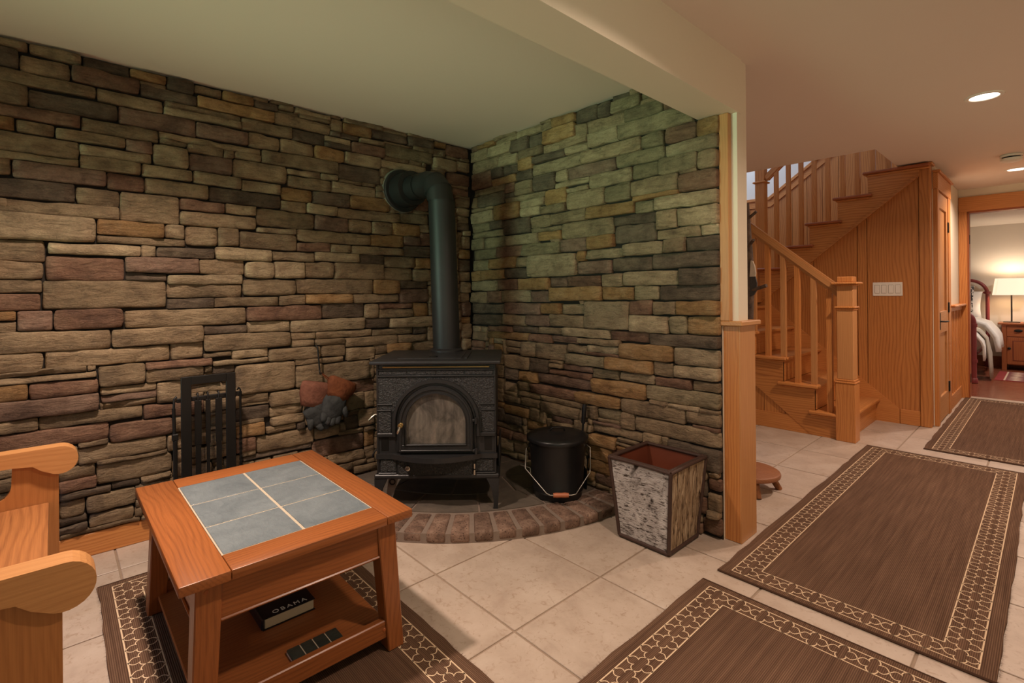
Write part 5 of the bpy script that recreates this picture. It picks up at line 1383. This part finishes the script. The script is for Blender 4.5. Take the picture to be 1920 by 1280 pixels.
# ------------------------------------------------------------------ ceiling fixtures
def emis(name, col, st):
    t = NT(name); t.b.inputs['Emission Color'].default_value = (*col, 1); t.b.inputs['Emission Strength'].default_value = st
    t.b.inputs['Base Color'].default_value = (*col, 1); return t.m
WARM = (1.0, 0.755, 0.60)
M_lens = emis('lamp_lens', (1.0, 0.93, 0.82), 6.0)
def can_light(label, x_, y_, power, col=WARM, spread=150):
    c = thing('recessed_light', label, 'ceiling light', (x_, y_, CEIL), group='recessed ceiling lights')
    lathe('trim_ring', [(.058, -.001), (.062, -.006), (.078, -.004), (.081, 0.0)], (x_, y_, CEIL), M_white, c, seg=36)
    lathe('lens', [(0, -.0025), (.060, -.0025)], (x_, y_, CEIL), M_lens, c, seg=36)
    l = bpy.data.lights.new('can_bulb', 'AREA'); l.shape = 'DISK'; l.size = .11; l.energy = power; l.color = col; l.spread = math.radians(spread)
    o = bpy.data.objects.new('can_bulb', l); link(o); o.parent = c; o.location = (0, 0, -.012)
can_light('lit recessed light in the hall ceiling nearest the viewer', -0.243, 3.645, CAN_POWER['hall'])
can_light('lit recessed light in the hall ceiling beyond the smoke detector', -0.205, 6.05, CAN_POWER['hall'] * .8)
can_light('recessed light over the foreground rug, out of view', -0.243, 1.25, CAN_POWER['hall'] * .8)
can_light('recessed light over the coffee table, out of view', -1.85, 0.20, CAN_POWER['alcove'], (1.0, .775, .635), 125)
sd = thing('smoke_detector', 'round white smoke detector on the hall ceiling', 'smoke detector', (-0.212, 5.37, CEIL))
lathe('base', [(0, 0), (.058, 0), (.064, -.006), (.064, -.018), (.052, -.020), (0, -.020)][::-1], (-0.212, 5.37, CEIL), M_white, sd, seg=36)
lathe('vent_gap', [(.052, -.019), (.052, -.030)], (-0.212, 5.37, CEIL), M_blk, sd, seg=36)
lathe('cover', [(0, -.056), (.045, -.055), (.060, -.046), (.064, -.030), (0, -.028)], (-0.212, 5.37, CEIL), M_white, sd, seg=36)

# ------------------------------------------------------------------ bedroom
M_red = plain('red_painted_iron', s2l((132, 54, 54)), .38, var=.1)
bed = thing('bed', 'red iron tube bed with white bedding in the bedroom', 'bed', (-1.4, 9.0, 0))
bxr, bxl = -0.645, -2.15
def bed_end(y_, ztop, rad, bars, name, r_=.028):
    pts = [(bxr, y_, 0.0), (bxr, y_, ztop - rad)]
    for q in range(1, 9):
        t_ = math.pi / 2 * q / 8
        pts.append((bxr - rad + rad * math.cos(t_), y_, ztop - rad + rad * math.sin(t_)))
    pts.append((bxl + rad, y_, ztop))
    for q in range(1, 9):
        t_ = math.pi / 2 * q / 8
        pts.append((bxl + rad - rad * math.sin(t_), y_, ztop - rad + rad * math.cos(t_)))
    pts.append((bxl, y_, 0.0))
    o_ = tube(name, pts, r_, M_red, bed, seg=14)
    for z_ in bars:
        tube('cross_bar', [(bxr, y_, z_), (bxl, y_, z_)], .011, M_red, o_, seg=8)
        for x_ in (bxr, bxl): lathe('bar_knuckle', [(0, -.022), (.036, -.018), (.036, .018), (0, .022)], (x_, y_, z_), M_red, o_, seg=14)
    for x_ in (bxr, bxl): lathe('foot_ring', [(.028, 0), (.038, .006), (.040, .03), (.034, .06), (.028, .066)], (x_, y_, 0), M_red, o_, seg=16)
bed_end(9.92, 1.245, .20, (1.064, .625), 'headboard', .023)
f_ = bed_end(8.02, .845, .13, (.685, .265), 'footboard')
tube('side_rail', [(bxr - .03, 8.04, .29), (bxr - .03, 9.9, .29)], .018, M_red, bed, seg=8)
M_linen = plain('white_linen', s2l((226, 220, 212)), .9, var=.05, scale=8, bump=.2)
M_throw = plain('oatmeal_throw', s2l((176, 164, 148)), .95, var=.12, scale=60, bump=.4)
def drape(name, y0, y1, xr, zt, zb, xo, mat, seed, ny=16, thick=.02):
    """soft cloth over the bed top and down its right side"""
    prof = [(bxl + .05, zt), (-1.6, zt + .03), (-1.1, zt + .03), (xr - .16, zt + .02), (xr - .06, zt - .02), (xr, zt - .10), (xr + xo * .6, (zt + zb) / 2), (xr + xo, zb)]
    bm = bmesh.new(); rows_ = []
    for j in range(ny + 1):
        y_ = y0 + (y1 - y0) * j / ny; row = []
        for i, (x_, z_) in enumerate(prof):
            k_ = mnoise.noise(Vector((i * .7 + seed, y_ * 6, seed))) * (.008 + .012 * (i > 4))
            row.append(bm.verts.new((x_ + k_ * (i > 3), y_, z_ + k_ * (i <= 4) + (.03 * mnoise.noise(Vector((y_ * 3, seed, 1))) if i == len(prof) - 1 else 0))))
        rows_.append(row)
    for A, B in zip(rows_, rows_[1:]):
        for i in range(len(prof) - 1): bm.faces.new((A[i], A[i + 1], B[i + 1], B[i]))
    bmesh.ops.subdivide_edges(bm, edges=list(bm.edges), cuts=1, smooth=1.0)
    ret = bmesh.ops.solidify(bm, geom=list(bm.faces), thickness=-thick)
    return bm_obj(name, bm, mat, bed, smooth=True, origin=(0, 0, 0))
box('mattress', bxl + .05, bxr - .05, 8.07, 9.86, .30, .56, M_linen, bed, bevel=.05, seg=3)
drape('quilt', 8.06, 8.75, -0.585, .585, .27, .01, M_linen, 1.0)
drape('throw_blanket', 8.32, 8.72, -0.565, .605, .03, .04, M_throw, 4.0, thick=.012)
drape('folded_duvet', 8.78, 9.55, -0.555, .65, .33, .05, M_linen, 7.0, thick=.05)
def pillow(label, x_, y_, z_, w_, h_, d_, rx, mat, rz=0):
    bm = bmesh.new(); bmesh.ops.create_grid(bm, x_segments=10, y_segments=10, size=1.0)
    ret = bmesh.ops.extrude_face_region(bm, geom=list(bm.faces))
    up_ = [v for v in ret['geom'] if isinstance(v, bmesh.types.BMVert)]; ups_ = set(up_)
    for v in bm.verts:
        e = (1 - abs(v.co.x) ** 3) * (1 - abs(v.co.y) ** 3)
        s_ = 1 if v in ups_ else -1
        pinch = 1 - .07 * (1 - v.co.y ** 2) * abs(v.co.x) ** 2
        v.co = Vector((v.co.x * w_ / 2 * pinch, v.co.y * h_ / 2, s_ * (d_ / 2 * e + .004)))
    o_ = bm_obj('pillow', bm, mat, None, smooth=True, origin=(x_, y_, z_), rot=(rx, 0, rz))
    return setp(o_, label, 'pillow', 'pillows on the bed')
pillow('white pillow propped against the red headboard', -1.02, 9.80, .88, .66, .42, .14, math.radians(72), M_linen)
def ikat():
    t = NT('black_white_print'); v = t.coords((1, 1, 1), rnd=False)
    n = t.noise(v, 22, 3, .6, 1.6)
    return t.done(t.ramp(n, [(.46, s2l((44, 40, 40))), (.52, s2l((206, 198, 188)))]), .9)
pillow('black and white patterned pillow in front of the white one', -1.00, 9.60, .93, .48, .48, .13, math.radians(76), ikat())
# nightstand
ns = thing('nightstand', 'cherry wood nightstand with drawer and panelled door', 'nightstand', (-0.2, 9.8, 0))
nx0, nx1, ny0, ny1, nz = -0.490, 0.10, 9.62, 9.995, .625
box('top', nx0 - .035, nx1 + .035, ny0 - .03, ny1, nz, nz + .024, wood('cherry', 'X'), ns, bevel=.004)
box('body', nx0, nx1, ny0 + .014, ny1, .075, nz, wood('cherry', 'Z'), ns, bevel=.003)
for x_ in (nx0, nx1 - .05):
    box('stile', x_, x_ + .05, ny0, ny0 + .015, 0.0, nz, wood('cherry', 'Z'), ns, bevel=.003)
    box('leg', x_, x_ + .05, ny1 - .05, ny1, 0.0, .076, wood('cherry', 'Z'), ns, bevel=.002)
dr = box('drawer', nx0 + .052, nx1 - .052, ny0 + .002, ny0 + .018, .465, .605, wood('cherry', 'X'), ns, bevel=.003)
lathe('cup_pull', [(0, 0), (.028, .002), (.036, .010), (.026, .020), (0, .024)], ((nx0 + nx1) / 2 - .13, ny0 + .002, .545), M_blk, dr, seg=16, rot=(math.pi / 2, 0, 0), sx=1.2, sy=.55)
db = box('door', nx0 + .052, nx1 - .052, ny0 + .002, ny0 + .018, .085, .452, wood('cherry', 'Z'), ns, bevel=.003)
box('door_panel', nx0 + .115, nx1 - .115, ny0 - .003, ny0 + .003, .140, .400, wood('cherry', 'Z'), db, bevel=.006)
box('door_panel_moulding', nx0 + .108, nx1 - .108, ny0 - .001, ny0 + .002, .133, .407, wood('reddark', 'X'), db, bevel=.002)
lathe('latch', [(0, 0), (.018, .002), (.016, .012), (.006, .016), (0, .018)], (nx0 + .075, ny0 + .001, .300), M_blk, db, seg=14, rot=(math.pi / 2, 0, 0))
# table lamp
lx, ly = -0.395, 9.80
lm = thing('table_lamp', 'slim dark table lamp with wide white lit shade on the nightstand', 'lamp', (lx, ly, nz + .024))
box('base', lx - .085, lx + .085, ly - .06, ly + .06, nz + .024, nz + .036, plain('bronze', s2l((70, 60, 52)), .35, .6), lm, bevel=.004)
tube('pole', [(lx, ly, nz + .034), (lx, ly, 1.10)], .009, plain('bronze_pole', s2l((60, 50, 44)), .35, .6), lm, seg=10)
t = NT('lit_lampshade'); t.b.inputs['Base Color'].default_value = (*s2l((240, 222, 196)), 1)
t.b.inputs['Emission Color'].default_value = (1.0, .80, .58, 1); t.b.inputs['Emission Strength'].default_value = .85
M_shade = t.m
bm = bmesh.new(); rgs = []
for (z_, hx2, hy2) in ((1.030, .192, .10), (1.262, .162, .08)):
    rgs.append([bm.verts.new((a_, b_, z_)) for a_, b_ in ((-hx2, -hy2), (hx2, -hy2), (hx2, hy2), (-hx2, hy2))])
for q in range(4): bm.faces.new((rgs[0][q], rgs[0][(q + 1) % 4], rgs[1][(q + 1) % 4], rgs[1][q]))
bmesh.ops.bevel(bm, geom=[e for e in bm.edges if abs(e.verts[0].co.z - e.verts[1].co.z) > .1], offset=.04, segments=5, affect='EDGES')
bmesh.ops.solidify(bm, geom=list(bm.faces), thickness=.002)
bmesh.ops.translate(bm, verts=bm.verts, vec=(0, 0, -1.03))
bm_obj('shade', bm, M_shade, lm, smooth=True, origin=(lx, ly, 1.03), angle=30)
lathe('bulb', [(0, 0), (.018, .01), (.028, .045), (.020, .075), (0, .085)], (lx, ly, 1.10), M_lens, lm, seg=14)
pl = bpy.data.lights.new('lamp_bulb', 'POINT'); pl.energy = 11; pl.color = (1.0, .84, .68); pl.shadow_soft_size = .03
po = bpy.data.objects.new('lamp_bulb', pl); link(po); po.parent = lm; po.location = (0, 0, 1.20 - nz - .024)
# second bedroom source: its own ceiling light, out of view
can_light('recessed light in the bedroom ceiling, out of view', 0.35, 8.6, 24, (1.0, .90, .82), 160)
bpy.data.objects['recessed_light.004'].location.z = 2.04
# kilim beside the bed
kl = thing('kilim_rug', 'small red patterned kilim on the bedroom floor', 'rug', (0.1, 8.92, 0))
box('field', -0.50, 0.62, 8.46, 9.40, 0.0, .006, plain('kilim_red', s2l((138, 44, 42)), .95, var=.3, scale=40), kl, bevel=.001)
M_kl = [plain('kilim_cream', s2l((196, 172, 150)), .95, var=.2, scale=60), plain('kilim_plum', s2l((118, 66, 64)), .95, var=.3, scale=60), plain('kilim_rose', s2l((168, 84, 78)), .95, var=.3, scale=60)]
x_ = -0.42; i = 0
while x_ < .58:
    w_ = (.016, .17, .016, .20)[i % 4]
    box('band', x_, min(x_ + w_, .60), 8.48, 9.38, .005, .0072, M_kl[(0, 1, 0, 2)[i % 4]], kl, bevel=0)
    if w_ > .1:
        for j in range(7):
            yc = 8.54 + j * .13; xc = x_ + w_ / 2
            prism('diamond', [(xc - w_ * .38, yc), (xc, yc - .05), (xc + w_ * .38, yc), (xc, yc + .05)], 'z', .007, .0082, M_kl[0], kl)
    x_ += w_; i += 1
